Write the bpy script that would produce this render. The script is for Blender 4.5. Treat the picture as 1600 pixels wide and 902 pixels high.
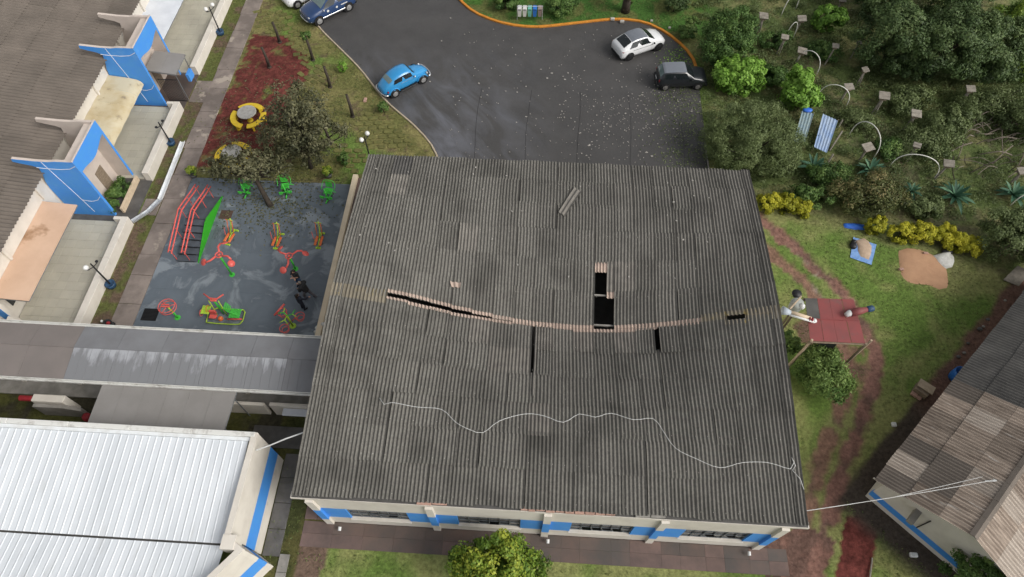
import bpy, math, random
import numpy as np
from mathutils import Vector, Matrix
R = math.radians
for o in list(bpy.data.objects): bpy.data.objects.remove(o)
scene = bpy.context.scene
col = scene.collection

# ------------------------------------------------------------------ camera
HCAM, FPX, TILT, YAW = 34.0, 1045.0, math.atan(639/1045.0), R(3.3)
cam_d = bpy.data.cameras.new('camera'); cam = bpy.data.objects.new('camera', cam_d); col.objects.link(cam)
cam.location = (0, 0, HCAM); cam.rotation_euler = (TILT, 0, YAW)
cam_d.sensor_width = 36; cam_d.lens = 36*FPX/1600; cam_d.clip_end = 2000; cam_d.clip_start = 0.5
scene.camera = cam
# ------------------------------------------------------------------ overcast sky, soft sun
SUN_EL, SUN_AZ = 40.0, 112.0      # degrees; azimuth from north (+Y) clockwise
w = bpy.data.worlds.new('World'); scene.world = w; w.use_nodes = True
nt = w.node_tree; nt.nodes.clear()
sky = nt.nodes.new('ShaderNodeTexSky'); sky.sky_type = 'NISHITA'; sky.sun_disc = False
sky.sun_elevation = R(SUN_EL); sky.sun_rotation = R(SUN_AZ); sky.air_density = 1.0; sky.dust_density = 4.0; sky.ozone_density = 1.0
hs = nt.nodes.new('ShaderNodeHueSaturation'); hs.inputs['Saturation'].default_value = 0.16
bg = nt.nodes.new('ShaderNodeBackground'); bg.inputs['Strength'].default_value = 0.145
wo = nt.nodes.new('ShaderNodeOutputWorld')
nt.links.new(sky.outputs[0], hs.inputs['Color']); nt.links.new(hs.outputs[0], bg.inputs[0]); nt.links.new(bg.outputs[0], wo.inputs[0])
sd = bpy.data.lights.new('sun', 'SUN'); sd.energy = 1.5; sd.angle = R(32); sd.color = (1.0, .94, .85)
sun = bpy.data.objects.new('sun', sd); col.objects.link(sun)
_d = Vector((math.sin(R(SUN_AZ))*math.cos(R(SUN_EL)), math.cos(R(SUN_AZ))*math.cos(R(SUN_EL)), math.sin(R(SUN_EL))))
sun.rotation_euler = _d.to_track_quat('Z', 'Y').to_euler(); sun.location = (0, 0, 60)
scene.view_settings.view_transform = 'Standard'; scene.view_settings.look = 'None'
scene.view_settings.gamma = 1.0; scene.view_settings.exposure = 0.10; scene.view_settings.use_curve_mapping = False
scene.render.engine = 'CYCLES'

# ------------------------------------------------------------------ helpers
def ray(px, py):
    x = (px-800)/FPX; y = (451-py)/FPX
    s, c = math.sin(TILT), math.cos(TILT)
    d = (x, s+y*c, -c+y*s)
    cy, sy = math.cos(YAW), math.sin(YAW)
    return (cy*d[0]-sy*d[1], sy*d[0]+cy*d[1], d[2])
def G(px, py, z=0.0):                       # survey: where a sight line meets height z
    d = ray(px, py); t = (z-HCAM)/d[2]
    return Vector((d[0]*t, d[1]*t, z))
def proj(p):
    cy, sy = math.cos(-YAW), math.sin(-YAW)
    X = cy*p[0]-sy*p[1]; Y = sy*p[0]+cy*p[1]; z = p[2]-HCAM
    s, c = math.sin(TILT), math.cos(TILT)
    dep = Y*s-z*c; up = Y*c+z*s
    return 800+FPX*X/dep, 451-FPX*up/dep
def inview(p, m=40):
    x, y = proj(p); return -m < x < 1600+m and -m < y < 902+m
rng = random.Random(7)
NR = np.random.default_rng(11)

class MB:
    def __init__(s): s.v = []; s.f = []
    def add(s, vs, fs):
        b = len(s.v); s.v += [tuple(v) for v in vs]; s.f += [tuple(i+b for i in f) for f in fs]; return s
    def box(s, x0, x1, y0, y1, z0, z1, M=None):
        vs = [Vector(p) for p in ((x0,y0,z0),(x1,y0,z0),(x1,y1,z0),(x0,y1,z0),(x0,y0,z1),(x1,y0,z1),(x1,y1,z1),(x0,y1,z1))]
        if M is not None: vs = [M @ p for p in vs]
        return s.add(vs, [(0,3,2,1),(4,5,6,7),(0,1,5,4),(1,2,6,5),(2,3,7,6),(3,0,4,7)])
    def bbox(s, x0, x1, y0, y1, z0, z1, b=.02, M=None):      # box with bevelled top and corners
        vs = []
        for z, i in ((z0, 0), (z1-b, 0), (z1, b)):
            q = [(x0+i+b,y0+i),(x1-i-b,y0+i),(x1-i,y0+i+b),(x1-i,y1-i-b),(x1-i-b,y1-i),(x0+i+b,y1-i),(x0+i,y1-i-b),(x0+i,y0+i+b)]
            vs += [Vector((a,c,z)) for a, c in q]
        if M is not None: vs = [M @ p for p in vs]
        fs = [tuple(range(7,-1,-1)), tuple(range(16,24))]
        for k in (0, 8):
            for i in range(8): fs.append((k+i, k+(i+1)%8, k+8+(i+1)%8, k+8+i))
        return s.add(vs, fs)
    def prism(s, poly, z0, z1):
        n = len(poly)
        a = sum(poly[i][0]*poly[(i+1)%n][1]-poly[(i+1)%n][0]*poly[i][1] for i in range(n))
        if a < 0: poly = poly[::-1]
        f0 = z0 if callable(z0) else (lambda x, y: z0); f1 = z1 if callable(z1) else (lambda x, y: z1)
        vs = [(p[0],p[1],f0(p[0],p[1])) for p in poly]+[(p[0],p[1],f1(p[0],p[1])) for p in poly]
        return s.add(vs, [tuple(range(n-1,-1,-1)), tuple(range(n,2*n))]+[(i,(i+1)%n,n+(i+1)%n,n+i) for i in range(n)])
    def slab(s, quad, t):                   # any planar/near planar polygon thickened downwards
        n = len(quad); vs = [Vector(p) for p in quad]+[Vector(p)-Vector((0,0,t)) for p in quad]
        return s.add(vs, [tuple(range(n)), tuple(range(2*n-1,n-1,-1))]+[(i,n+i,n+(i+1)%n,(i+1)%n) for i in range(n)])
    def extr(s, poly, vec):                 # planar 3d polygon extruded by vec
        n = len(poly); vec = Vector(vec); vs = [Vector(p) for p in poly]+[Vector(p)+vec for p in poly]
        return s.add(vs, [tuple(range(n-1,-1,-1)), tuple(range(n,2*n))]+[(i,(i+1)%n,n+(i+1)%n,n+i) for i in range(n)])
    def tube(s, pts, r, n=8, cap=True, closed=False):
        pts = [Vector(p) for p in pts]; m = len(pts)
        rs = r if isinstance(r, (list, tuple)) else [r]*m
        rings = []; up = None
        for i, p in enumerate(pts):
            a = pts[(i-1) % m] if (closed or i > 0) else p
            b = pts[(i+1) % m] if (closed or i < m-1) else p
            t = (b-a).normalized() if (b-a).length > 1e-9 else Vector((0,0,1))
            if up is None: up = Vector((0,0,1)) if abs(t.z) < .9 else Vector((1,0,0))
            x = t.cross(up)
            if x.length < 1e-4: x = t.cross(Vector((1,0,0)))
            x.normalize(); y = x.cross(t).normalized(); up = y
            rings.append([p+(x*math.cos(2*math.pi*k/n)+y*math.sin(2*math.pi*k/n))*rs[i] for k in range(n)])
        b = len(s.v); s.v += [tuple(q) for ring in rings for q in ring]
        for i in range(m if closed else m-1):
            j = (i+1) % m
            for k in range(n): s.f.append((b+i*n+k, b+j*n+k, b+j*n+(k+1)%n, b+i*n+(k+1)%n))
        if cap and not closed:
            s.f.append(tuple(b+k for k in range(n))); s.f.append(tuple(b+(m-1)*n+k for k in range(n-1,-1,-1)))
        return s
    def lathe(s, prof, n=16, c=(0,0,0), M=None):
        b = len(s.v); c = Vector(c)
        for r, z in prof:
            for k in range(n):
                p = Vector((r*math.cos(2*math.pi*k/n), r*math.sin(2*math.pi*k/n), z))
                if M is not None: p = M @ p
                s.v.append(tuple(p+c))
        for i in range(len(prof)-1):
            for k in range(n): s.f.append((b+i*n+k, b+i*n+(k+1)%n, b+(i+1)*n+(k+1)%n, b+(i+1)*n+k))
        if prof[0][0] > 1e-6: s.f.append(tuple(b+k for k in range(n-1,-1,-1)))
        if prof[-1][0] > 1e-6: s.f.append(tuple(b+(len(prof)-1)*n+k for k in range(n)))
        return s
    def ball(s, c, r, n=12, m=8, M=None):
        rr = r if isinstance(r, (list, tuple)) else (r, r, r)
        prof = [(max(1e-7, math.sin(math.pi*i/m)), -math.cos(math.pi*i/m)) for i in range(m+1)]
        S = Matrix.Diagonal((rr[0], rr[1], rr[2], 1))
        return s.lathe(prof, n, c, (M @ S) if M is not None else S)
    def build(s, name, mat, parent=None, smooth=False, world=True):
        me = bpy.data.meshes.new(name); me.from_pydata(s.v, [], s.f); me.update()
        return link(name, me, mat, parent, smooth, world)
def link(name, me, mat, parent=None, smooth=False, world=True):
    if mat is not None and not me.materials: me.materials.append(MAT[mat] if isinstance(mat, str) else mat)
    if smooth: me.polygons.foreach_set('use_smooth', [True]*len(me.polygons))
    o = bpy.data.objects.new(name, me); col.objects.link(o)
    if parent is not None:
        o.parent = parent
        if world: o.matrix_parent_inverse = WM(parent).inverted()
    return o
def WM(o):
    m = o.matrix_basis.copy()
    while o.parent is not None: m = o.parent.matrix_basis @ o.matrix_parent_inverse @ m; o = o.parent
    return m
def tag(o, label, cat, group=None, kind=None):
    if label: o['label'] = label
    if cat: o['category'] = cat
    if group: o['group'] = group
    if kind: o['kind'] = kind
    return o
def thing(name, label, cat, loc=(0,0,0), rz=0.0, group=None):
    o = bpy.data.objects.new(name, None); o.empty_display_size = .3; col.objects.link(o)
    o.location = loc; o.rotation_euler = (0,0,rz)
    return tag(o, label, cat, group)
def struct(o): o['kind'] = 'structure'; return o
def copy_tree(o, parent=None):
    c = o.copy(); col.objects.link(c); c.parent = parent
    if parent is not None: c.matrix_parent_inverse = o.matrix_parent_inverse.copy()
    for ch in [x for x in ALLCH(o)]: copy_tree(ch, c)
    return c
def ALLCH(o): return list(o.children)

# ------------------------------------------------------------------ materials
MAT = {}
def mat(name, c1, c2=None, scale=2.0, rough=.8, bump=0.0, bscale=60.0, rnd=0.0, metal=0.0, stretch=(1,1,1), lo=.35, hi=.65, spec=.35, detail=5.0, rlo=None, c3=None, s3=12.0, lo3=.55, hi3=.7, rot=(0,0,0), dist=0.0, coat=0.0, hue=0.0):
    m = bpy.data.materials.new(name); m.use_nodes = True; MAT[name] = m
    t = m.node_tree; N = t.nodes; L = t.links; b = N['Principled BSDF']
    b.inputs['Roughness'].default_value = rough; b.inputs['Metallic'].default_value = metal
    b.inputs['Specular IOR Level'].default_value = spec; b.inputs['Coat Weight'].default_value = coat
    b.inputs['Coat Roughness'].default_value = .08
    g = N.new('ShaderNodeNewGeometry'); mp = N.new('ShaderNodeMapping'); mp.inputs['Scale'].default_value = stretch; mp.inputs['Rotation'].default_value = rot
    if any(rot):
        mp0 = N.new('ShaderNodeMapping'); mp0.inputs['Rotation'].default_value = rot; mp.inputs['Rotation'].default_value = (0,0,0)
        L.new(g.outputs['Position'], mp0.inputs['Vector']); L.new(mp0.outputs[0], mp.inputs['Vector'])
    else: L.new(g.outputs['Position'], mp.inputs['Vector'])
    def noise(sc, det=detail, d=dist):
        n = N.new('ShaderNodeTexNoise'); n.inputs['Scale'].default_value = sc; n.inputs['Detail'].default_value = det; n.inputs['Distortion'].default_value = d
        n.inputs['Roughness'].default_value = .6
        L.new(mp.outputs[0], n.inputs['Vector']); return n
    def ramp(src, a, c):
        r = N.new('ShaderNodeMapRange'); r.inputs['From Min'].default_value = a; r.inputs['From Max'].default_value = c
        L.new(src, r.inputs['Value']); return r.outputs[0]
    def mix(f, a, c):
        x = N.new('ShaderNodeMix'); x.data_type = 'RGBA'
        L.new(f, x.inputs[0])
        for s, k in ((a, 6), (c, 7)):
            if isinstance(s, tuple): x.inputs[k].default_value = s+(1,)
            else: L.new(s, x.inputs[k])
        return x.outputs[2]
    c2 = c2 or tuple(x*.8 for x in c1)
    n1 = noise(scale); f = ramp(n1.outputs[0], lo, hi); c = mix(f, c1, c2)
    if c3 is not None: c = mix(ramp(noise(s3).outputs[0], lo3, hi3), c, c3)
    if rnd or hue:
        oi = N.new('ShaderNodeObjectInfo'); h = N.new('ShaderNodeHueSaturation')
        mr = N.new('ShaderNodeMapRange'); mr.inputs['To Min'].default_value = 1-rnd; mr.inputs['To Max'].default_value = 1+rnd
        L.new(oi.outputs['Random'], mr.inputs['Value']); L.new(mr.outputs[0], h.inputs['Value']); L.new(c, h.inputs['Color']); c = h.outputs[0]
    L.new(c, b.inputs['Base Color'])
    if rlo is not None:
        mr = N.new('ShaderNodeMapRange'); mr.inputs['To Min'].default_value = rough; mr.inputs['To Max'].default_value = rlo
        L.new(f, mr.inputs['Value']); L.new(mr.outputs[0], b.inputs['Roughness'])
    if bump:
        n2 = noise(bscale, 4.0, 0.0); bm = N.new('ShaderNodeBump'); bm.inputs['Strength'].default_value = 1.0; bm.inputs['Distance'].default_value = bump
        L.new(n2.outputs[0], bm.inputs['Height']); L.new(bm.outputs[0], b.inputs['Normal'])
    return m
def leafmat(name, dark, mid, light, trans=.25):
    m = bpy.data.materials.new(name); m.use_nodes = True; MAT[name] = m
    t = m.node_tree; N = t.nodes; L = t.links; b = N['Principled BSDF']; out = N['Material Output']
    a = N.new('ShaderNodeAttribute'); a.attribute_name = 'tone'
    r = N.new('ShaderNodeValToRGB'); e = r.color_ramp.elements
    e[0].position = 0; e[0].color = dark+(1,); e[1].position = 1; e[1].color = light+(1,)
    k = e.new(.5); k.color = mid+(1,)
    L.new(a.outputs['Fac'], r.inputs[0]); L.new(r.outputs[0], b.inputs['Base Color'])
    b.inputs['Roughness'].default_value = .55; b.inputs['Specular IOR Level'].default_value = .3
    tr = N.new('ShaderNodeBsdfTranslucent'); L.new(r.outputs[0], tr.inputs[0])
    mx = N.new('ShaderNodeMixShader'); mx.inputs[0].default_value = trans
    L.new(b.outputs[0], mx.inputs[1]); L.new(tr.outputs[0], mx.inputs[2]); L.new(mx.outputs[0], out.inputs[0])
    return m

mat('fibre_cement', (.185,.178,.16), (.105,.10,.09), scale=9, rough=.92, bump=.006, bscale=45, rnd=.12, lo=.3, hi=.72, detail=8, c3=(.085,.082,.074), s3=.45, lo3=.5, hi3=.75, spec=.15)
mat('fibre_pale', (.20,.187,.167), (.14,.131,.118), scale=2.0, rough=.9, bump=.004, bscale=60, rnd=.10, spec=.2)
mat('fibre_clean', (.42,.33,.275), (.32,.25,.21), scale=4.0, rough=.9, bump=.004, rnd=.12, spec=.2)
mat('fibre_lichen', (.225,.195,.145), (.16,.148,.125), scale=2.5, rough=.9, bump=.006, rnd=.10, spec=.2, c3=(.32,.25,.10), s3=2.5, lo3=.56, hi3=.68)
mat('fibre_brown', (.185,.158,.135), (.13,.112,.096), scale=.6, rough=.9, bump=.004, bscale=60, rnd=.07, lo=.3, hi=.7, spec=.2)
mat('fibre_dark', (.125,.12,.112), (.085,.082,.078), scale=1.0, rough=.85, bump=.004, rnd=.08, spec=.2)
mat('fibre_tan', (.37,.305,.25), (.20,.16,.13), scale=1.6, rough=.9, bump=.005, rnd=.26, stretch=(.45,4.5,1), rot=(0,0,R(43.8)), spec=.2, lo=.36, hi=.64, c3=(.55,.51,.46), s3=1.1, lo3=.62, hi3=.72)
mat('fibre_bleached', (.44,.385,.33), (.29,.245,.205), scale=1.6, rough=.9, bump=.004, rnd=.10, stretch=(.45,4.5,1), rot=(0,0,R(43.8)), spec=.2)
mat('white_metal', (.70,.735,.77), (.61,.645,.68), scale=.6, rough=.42, rnd=.035, spec=.5, stretch=(3,.6,1), bump=.0015, bscale=6, c3=(.52,.53,.53), s3=.9, lo3=.60, hi3=.85)
mat('white_flash', (.74,.77,.79), (.58,.58,.57), scale=1.5, rough=.55, lo=.45, hi=.75)
mat('old_gutter', (.66,.66,.63), (.36,.34,.31), scale=2.5, rough=.7, lo=.5, hi=.75)
mat('beige_wall', (.66,.62,.555), (.56,.52,.46), scale=1.1, rough=.85, bump=.002, lo=.4, hi=.75, c3=(.40,.36,.31), s3=.7, lo3=.66, hi3=.85)
mat('blue_paint', (.065,.28,.76), (.075,.30,.72), scale=2.0, rough=.6, bump=.001, c3=(.13,.35,.74), s3=1.2, lo3=.58, hi3=.8)
mat('white_line', (.75,.77,.78), rough=.7)
mat('concrete', (.30,.285,.26), (.20,.19,.17), scale=1.6, rough=.85, bump=.003, rnd=.08)
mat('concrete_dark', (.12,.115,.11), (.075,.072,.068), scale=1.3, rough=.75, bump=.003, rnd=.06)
mat('path_slab', (.25,.21,.185), (.165,.138,.122), scale=.55, rough=.6, bump=.003, rnd=.10, lo=.42, hi=.58, rlo=.85, c3=(.36,.31,.26), s3=.42, lo3=.58, hi3=.62)
mat('terrace_tile', (.47,.45,.37), (.40,.38,.32), scale=.6, rough=.5, bump=.001, rnd=.045, spec=.4)
mat('paver_red', (.17,.115,.10), (.10,.074,.066), scale=.7, rough=.75, bump=.004, rnd=.10)
mat('paver_dark', (.085,.074,.068), (.135,.095,.08), scale=.55, rough=.7, bump=.004, rnd=.08)
mat('brick_broken', (.48,.30,.24), (.38,.24,.19), scale=6, rough=.9, bump=.01, bscale=40, rnd=.12)
mat('kerb_orange', (.62,.25,.03), (.50,.19,.025), scale=2.5, rough=.75, bump=.004, c3=(.30,.16,.08), s3=3.0, lo3=.63, hi3=.72)
mat('kerb_pale', (.50,.42,.31), (.36,.30,.22), scale=2.5, rough=.8, bump=.004)
mat('cream_coping', (.78,.66,.48), (.68,.56,.40), scale=1.5, rough=.8, bump=.002)
mat('beige_pink', (.58,.505,.45), (.49,.425,.38), scale=1.2, rough=.85, bump=.002, lo=.4, hi=.75)
mat('dark_void', (.012,.012,.012), rough=.9, spec=.1)
mat('glass_dark', (.02,.024,.028), (.03,.034,.038), rough=.08, spec=.6)
mat('metal_frame', (.20,.22,.23), (.14,.15,.16), scale=6, rough=.5, metal=.3)
mat('galv', (.62,.65,.68), (.44,.46,.48), scale=3, rough=.4, metal=.5)
mat('walk_roof', (.20,.205,.215), (.17,.17,.178), scale=.8, rough=.45, rnd=.04, spec=.5, bump=.001, bscale=20)
mat('walk_brown', (.205,.18,.168), (.18,.16,.15), scale=.8, rough=.5, rnd=.04, bump=.001)
mat('walk_wet_sheen', (.195,.20,.21), (.36,.37,.395), scale=1.5, rough=.5, rlo=.3, spec=.5, lo=.60, hi=.80, detail=10, stretch=(1.7,.55,1), bump=.0015, bscale=60)
def wet_sheen_edge():
    t = MAT['walk_wet_sheen'].node_tree; N = t.nodes; L = t.links        # rain film: its sky sheen painted as paler colour, strongest by the ridge
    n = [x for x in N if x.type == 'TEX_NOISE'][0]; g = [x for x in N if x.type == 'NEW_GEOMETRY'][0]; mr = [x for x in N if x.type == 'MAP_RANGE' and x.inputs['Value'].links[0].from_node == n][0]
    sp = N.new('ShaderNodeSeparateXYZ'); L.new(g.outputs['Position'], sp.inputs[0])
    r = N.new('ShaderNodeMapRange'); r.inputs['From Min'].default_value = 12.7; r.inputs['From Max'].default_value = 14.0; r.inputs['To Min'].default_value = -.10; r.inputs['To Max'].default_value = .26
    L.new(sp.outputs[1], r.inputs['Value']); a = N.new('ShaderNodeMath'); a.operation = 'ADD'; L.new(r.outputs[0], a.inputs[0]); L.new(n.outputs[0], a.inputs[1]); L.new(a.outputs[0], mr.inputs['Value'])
wet_sheen_edge()
mat('awn_grey', (.245,.235,.225), (.215,.205,.195), scale=.8, rough=.7, rnd=.04)
mat('awn_tan', (.62,.43,.31), (.55,.37,.26), scale=.7, rough=.7, c3=(.30,.17,.09), s3=.45, lo3=.60, hi3=.70)
mat('awn_cream', (.55,.49,.35), (.44,.35,.20), scale=.8, rough=.65, bump=.002, lo=.4, hi=.7, c3=(.24,.20,.15), s3=1.6, lo3=.62, hi3=.74)
mat('awn_white', (.66,.69,.74), (.56,.59,.64), scale=1.0, rough=.5)
mat('black_metal', (.02,.02,.022), rough=.5)
mat('pot_blue', (.03,.08,.16), (.02,.05,.10), scale=8, rough=.5)
mat('globe', (.80,.80,.78), rough=.25, spec=.5)
mat('yellow_paint', (.72,.52,.035), (.62,.43,.03), scale=3, rough=.55, bump=.002)
mat('table_top', (.42,.41,.385), (.30,.29,.27), scale=5, rough=.7)
mat('green_paint', (.07,.55,.06), (.06,.44,.055), scale=4, rough=.4)
mat('green_panel', (.04,.38,.02), (.035,.33,.018), scale=2, rough=.5)
mat('lime_paint', (.42,.62,.05), (.34,.52,.05), scale=4, rough=.4)
mat('red_paint', (.70,.12,.10), (.56,.095,.08), scale=4, rough=.4)
mat('orange_paint', (.72,.17,.05), (.60,.14,.04), scale=4, rough=.4)
mat('rubber', (.125,.15,.175), (.095,.115,.135), scale=.5, rough=.55, bump=.0025, bscale=120, lo=.4, hi=.6, rlo=.35, c3=(.215,.245,.27), s3=.5, lo3=.52, hi3=.60, spec=.45, dist=.8, detail=7)
mat('rubber_step', (.085,.10,.118), (.06,.07,.082), scale=2, rough=.6, bump=.002)
mat('wood_old', (.27,.21,.15), (.16,.125,.09), scale=5, rough=.85, bump=.004, rnd=.12, stretch=(1,1,4))
mat('wood_pale', (.50,.40,.29), (.38,.30,.21), scale=5, rough=.85, bump=.003, rnd=.1)
mat('bark', (.065,.052,.04), (.038,.031,.025), scale=8, rough=.95, bump=.012, bscale=25, stretch=(1,1,.4))
mat('bark_pale', (.24,.205,.165), (.15,.125,.10), scale=8, rough=.95, bump=.008, bscale=25)
mat('hive_grey', (.29,.262,.222), (.19,.172,.145), scale=5, rough=.9, bump=.004, rnd=.12)
mat('pvc', (.70,.69,.64), (.50,.49,.44), scale=4, rough=.5, lo=.5, hi=.8)
mat('blue_sheet', (.20,.30,.50), (.30,.38,.50), scale=2.2, rough=.35, spec=.5, stretch=(1,.5,1))
mat('blue_sheet_wet', (.17,.25,.30), (.24,.30,.30), scale=4, rough=.35)
mat('blue_tarp', (.03,.12,.62), (.05,.2,.6), scale=5, rough=.45, bump=.01, bscale=8)
mat('tarp_light', (.22,.38,.68), (.13,.26,.55), scale=4, rough=.5, bump=.008, bscale=10)
mat('sand', (.50,.30,.18), (.43,.25,.15), scale=1.6, rough=.95, bump=.012, bscale=14)
mat('sand_pale', (.50,.38,.28), (.40,.30,.22), scale=4, rough=.95, bump=.012, bscale=14)
mat('cloth_white', (.72,.72,.68), (.55,.54,.50), scale=5, rough=.85, bump=.02, bscale=8)
mat('red_roof', (.25,.062,.06), (.20,.06,.058), scale=1.3, rough=.6, rnd=.07, c3=(.15,.085,.08), s3=1.1, lo3=.6, hi3=.78)
mat('drum_grey', (.40,.42,.39), (.30,.32,.30), scale=6, rough=.55)
mat('plastic_white', (.72,.73,.72), rough=.4)
mat('plastic_black', (.02,.02,.022), rough=.45)
mat('red_dark', (.30,.02,.028), (.22,.015,.02), scale=4, rough=.55)
mat('pipe_beige', (.62,.50,.36), (.52,.41,.29), scale=6, rough=.7)
mat('pipe_blue', (.46,.52,.58), (.38,.43,.48), scale=6, rough=.5)
mat('skin', (.48,.28,.20), rough=.55)
mat('skin_tan', (.42,.25,.17), rough=.55)
mat('cloth_black', (.018,.018,.02), (.03,.03,.032), scale=20, rough=.9)
mat('cloth_jean', (.04,.075,.15), (.06,.10,.18), scale=20, rough=.9)
mat('cloth_navy', (.022,.026,.04), (.03,.034,.05), scale=20, rough=.9)
mat('cloth_grey', (.16,.15,.17), (.12,.115,.13), scale=20, rough=.9)
mat('hair', (.018,.012,.01), (.03,.02,.015), scale=40, rough=.6)
mat('hair_grey', (.20,.17,.15), (.14,.12,.10), scale=40, rough=.6)
mat('tyre', (.014,.014,.015), rough=.85)
mat('rim', (.50,.50,.50), (.40,.40,.40), scale=10, rough=.35, metal=.6)
mat('rim_grey', (.22,.21,.20), (.17,.16,.155), scale=10, rough=.5, metal=.3)
mat('rim_dark', (.03,.03,.032), rough=.4, metal=.3)
mat('chrome', (.75,.76,.78), rough=.22, metal=.8)
mat('car_sky_blue', (.03,.27,.58), (.028,.25,.54), scale=2, rough=.3, coat=.6, spec=.5)
mat('car_white', (.80,.81,.82), (.77,.78,.79), scale=2, rough=.25, coat=.7, spec=.5)
mat('car_dark', (.017,.02,.024), (.014,.016,.02), scale=2, rough=.3, coat=.6, spec=.5)
mat('car_roof_grey', (.16,.175,.20), (.145,.16,.185), scale=2, rough=.3, coat=.6)
mat('car_navy', (.018,.05,.14), (.015,.042,.12), scale=2, rough=.25, coat=.8, spec=.5)
mat('car_glass', (.012,.016,.018), (.016,.02,.022), rough=.06, spec=.6)
mat('car_glass_pale', (.16,.22,.22), (.13,.18,.18), scale=3, rough=.08, spec=.7)
mat('tail_red', (.35,.015,.02), rough=.25)
mat('lamp_clear', (.65,.66,.67), rough=.15, spec=.6)
mat('star_white', (.72,.73,.72), rough=.5)
mat('soil', (.10,.06,.045), (.07,.045,.035), scale=4, rough=.95, bump=.02, bscale=10)
mat('sod', (.16,.155,.05), (.12,.115,.04), scale=3.0, rough=.95, bump=.03, bscale=22, rnd=.16, c3=(.07,.10,.025), s3=6)
mat('chip', (.50,.48,.44), (.32,.30,.275), scale=9, rough=.9, rnd=.1)
mat('bin_white', (.62,.62,.60), rough=.45); mat('bin_green', (.16,.45,.36), rough=.45); mat('bin_blue', (.03,.16,.52), rough=.45); mat('bin_brown', (.28,.22,.20), rough=.5)
mat('cable', (.62,.62,.60), rough=.5)
leafmat('leaf_dark', (.034,.06,.02), (.075,.125,.04), (.16,.22,.08))
leafmat('leaf_bright', (.09,.19,.025), (.19,.36,.05), (.33,.54,.10))
leafmat('leaf_olive', (.07,.102,.035), (.138,.182,.066), (.245,.30,.13))
leafmat('leaf_grey', (.055,.062,.033), (.115,.118,.06), (.21,.20,.11))
leafmat('leaf_yellow', (.18,.20,.015), (.40,.40,.03), (.62,.58,.05))
leafmat('leaf_lime', (.075,.145,.02), (.175,.27,.032), (.42,.46,.06))
leafmat('leaf_red', (.06,.078,.026), (.128,.15,.05), (.29,.23,.105))
leafmat('leaf_agave', (.02,.07,.04), (.05,.13,.075), (.12,.23,.13), .1)
leafmat('leaf_mid', (.045,.095,.024), (.10,.185,.044), (.22,.32,.09))
leafmat('leaf_dry', (.06,.05,.03), (.12,.10,.055), (.20,.16,.09))

# ------------------------------------------------------------------ ground
def vnoise(x, y, scale, seed):
    g = np.random.default_rng(seed).random((64, 64))
    X = np.asarray(x)*scale+1000.; Y = np.asarray(y)*scale+1000.
    i = np.floor(X).astype(int); j = np.floor(Y).astype(int); fx = X-i; fy = Y-j
    fx = fx*fx*(3-2*fx); fy = fy*fy*(3-2*fy)
    a = g[i % 64, j % 64]; b = g[(i+1) % 64, j % 64]; c = g[i % 64, (j+1) % 64]; d = g[(i+1) % 64, (j+1) % 64]
    return a*(1-fx)*(1-fy)+b*fx*(1-fy)+c*(1-fx)*fy+d*fx*fy
def fbm(x, y, scale, seed, o=4):
    s = 0; a = .5; t = 0
    for k in range(o): s = s+a*vnoise(x, y, scale*2**k, seed+k); t += a; a *= .55
    return s/t
def seg_dist(x, y, pl):
    d = np.full(np.shape(x), 1e9)
    for (x0, y0), (x1, y1) in zip(pl[:-1], pl[1:]):
        dx, dy = x1-x0, y1-y0; L = dx*dx+dy*dy
        t = np.clip(((x-x0)*dx+(y-y0)*dy)/L, 0, 1)
        d = np.minimum(d, np.hypot(x-x0-t*dx, y-y0-t*dy))
    return d
def inpoly(x, y, P):
    r = np.zeros(np.shape(x), bool); n = len(P)
    for i in range(n):
        x0, y0 = P[i]; x1, y1 = P[(i+1) % n]
        c = ((y0 > y) != (y1 > y)) & (x < (x1-x0)*(y-y0)/((y1-y0) if y1 != y0 else 1e-9)+x0)
        r ^= c
    return r
def g2(*L): return [tuple(G(a, b)[:2]) for a, b in L]
def catmull(P, step=.5):
    P = [Vector(p) for p in P]; out = []
    for i in range(len(P)-1):
        p0 = P[max(i-1, 0)]; p1 = P[i]; p2 = P[i+1]; p3 = P[min(i+2, len(P)-1)]
        n = max(1, int((p2-p1).length/step))
        for k in range(n):
            t = k/n
            out.append(.5*((2*p1)+(p2-p0)*t+(2*p0-5*p1+4*p2-p3)*t*t+(3*p1-p0-3*p2+p3)*t**3))
    out.append(P[-1]); return out
def resample(P, step):
    out = [P[0]]; acc = 0
    for a, b in zip(P[:-1], P[1:]):
        L = (b-a).length; d = step-acc
        while d <= L: out.append(a+(b-a)*(d/L)); d += step
        acc = L-(d-step)
    return out

W_KERB = [(-24.5,54),(-20.6,48.6)]+g2((490,30),(505,50),(560,105),(600,155),(640,190),(665,215),(682,242))+[(-6.35,28.6),(-6.2,26.6)]
N_KERB = [(-8.6,52),(-7.9,49.6)]+g2((718,0),(745,22),(790,38),(840,43),(900,37),(965,31),(1010,37),(1045,55),(1072,78),(1085,97),(1088,108))
E_EDGE = [(11.45,39.0),(11.45,26.6)]
wk = catmull([(a,b,0) for a,b in W_KERB]); nk = catmull([(a,b,0) for a,b in N_KERB])
ASPH = [tuple(p[:2]) for p in wk][::-1]+[tuple(p[:2]) for p in nk]+E_EDGE

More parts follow.
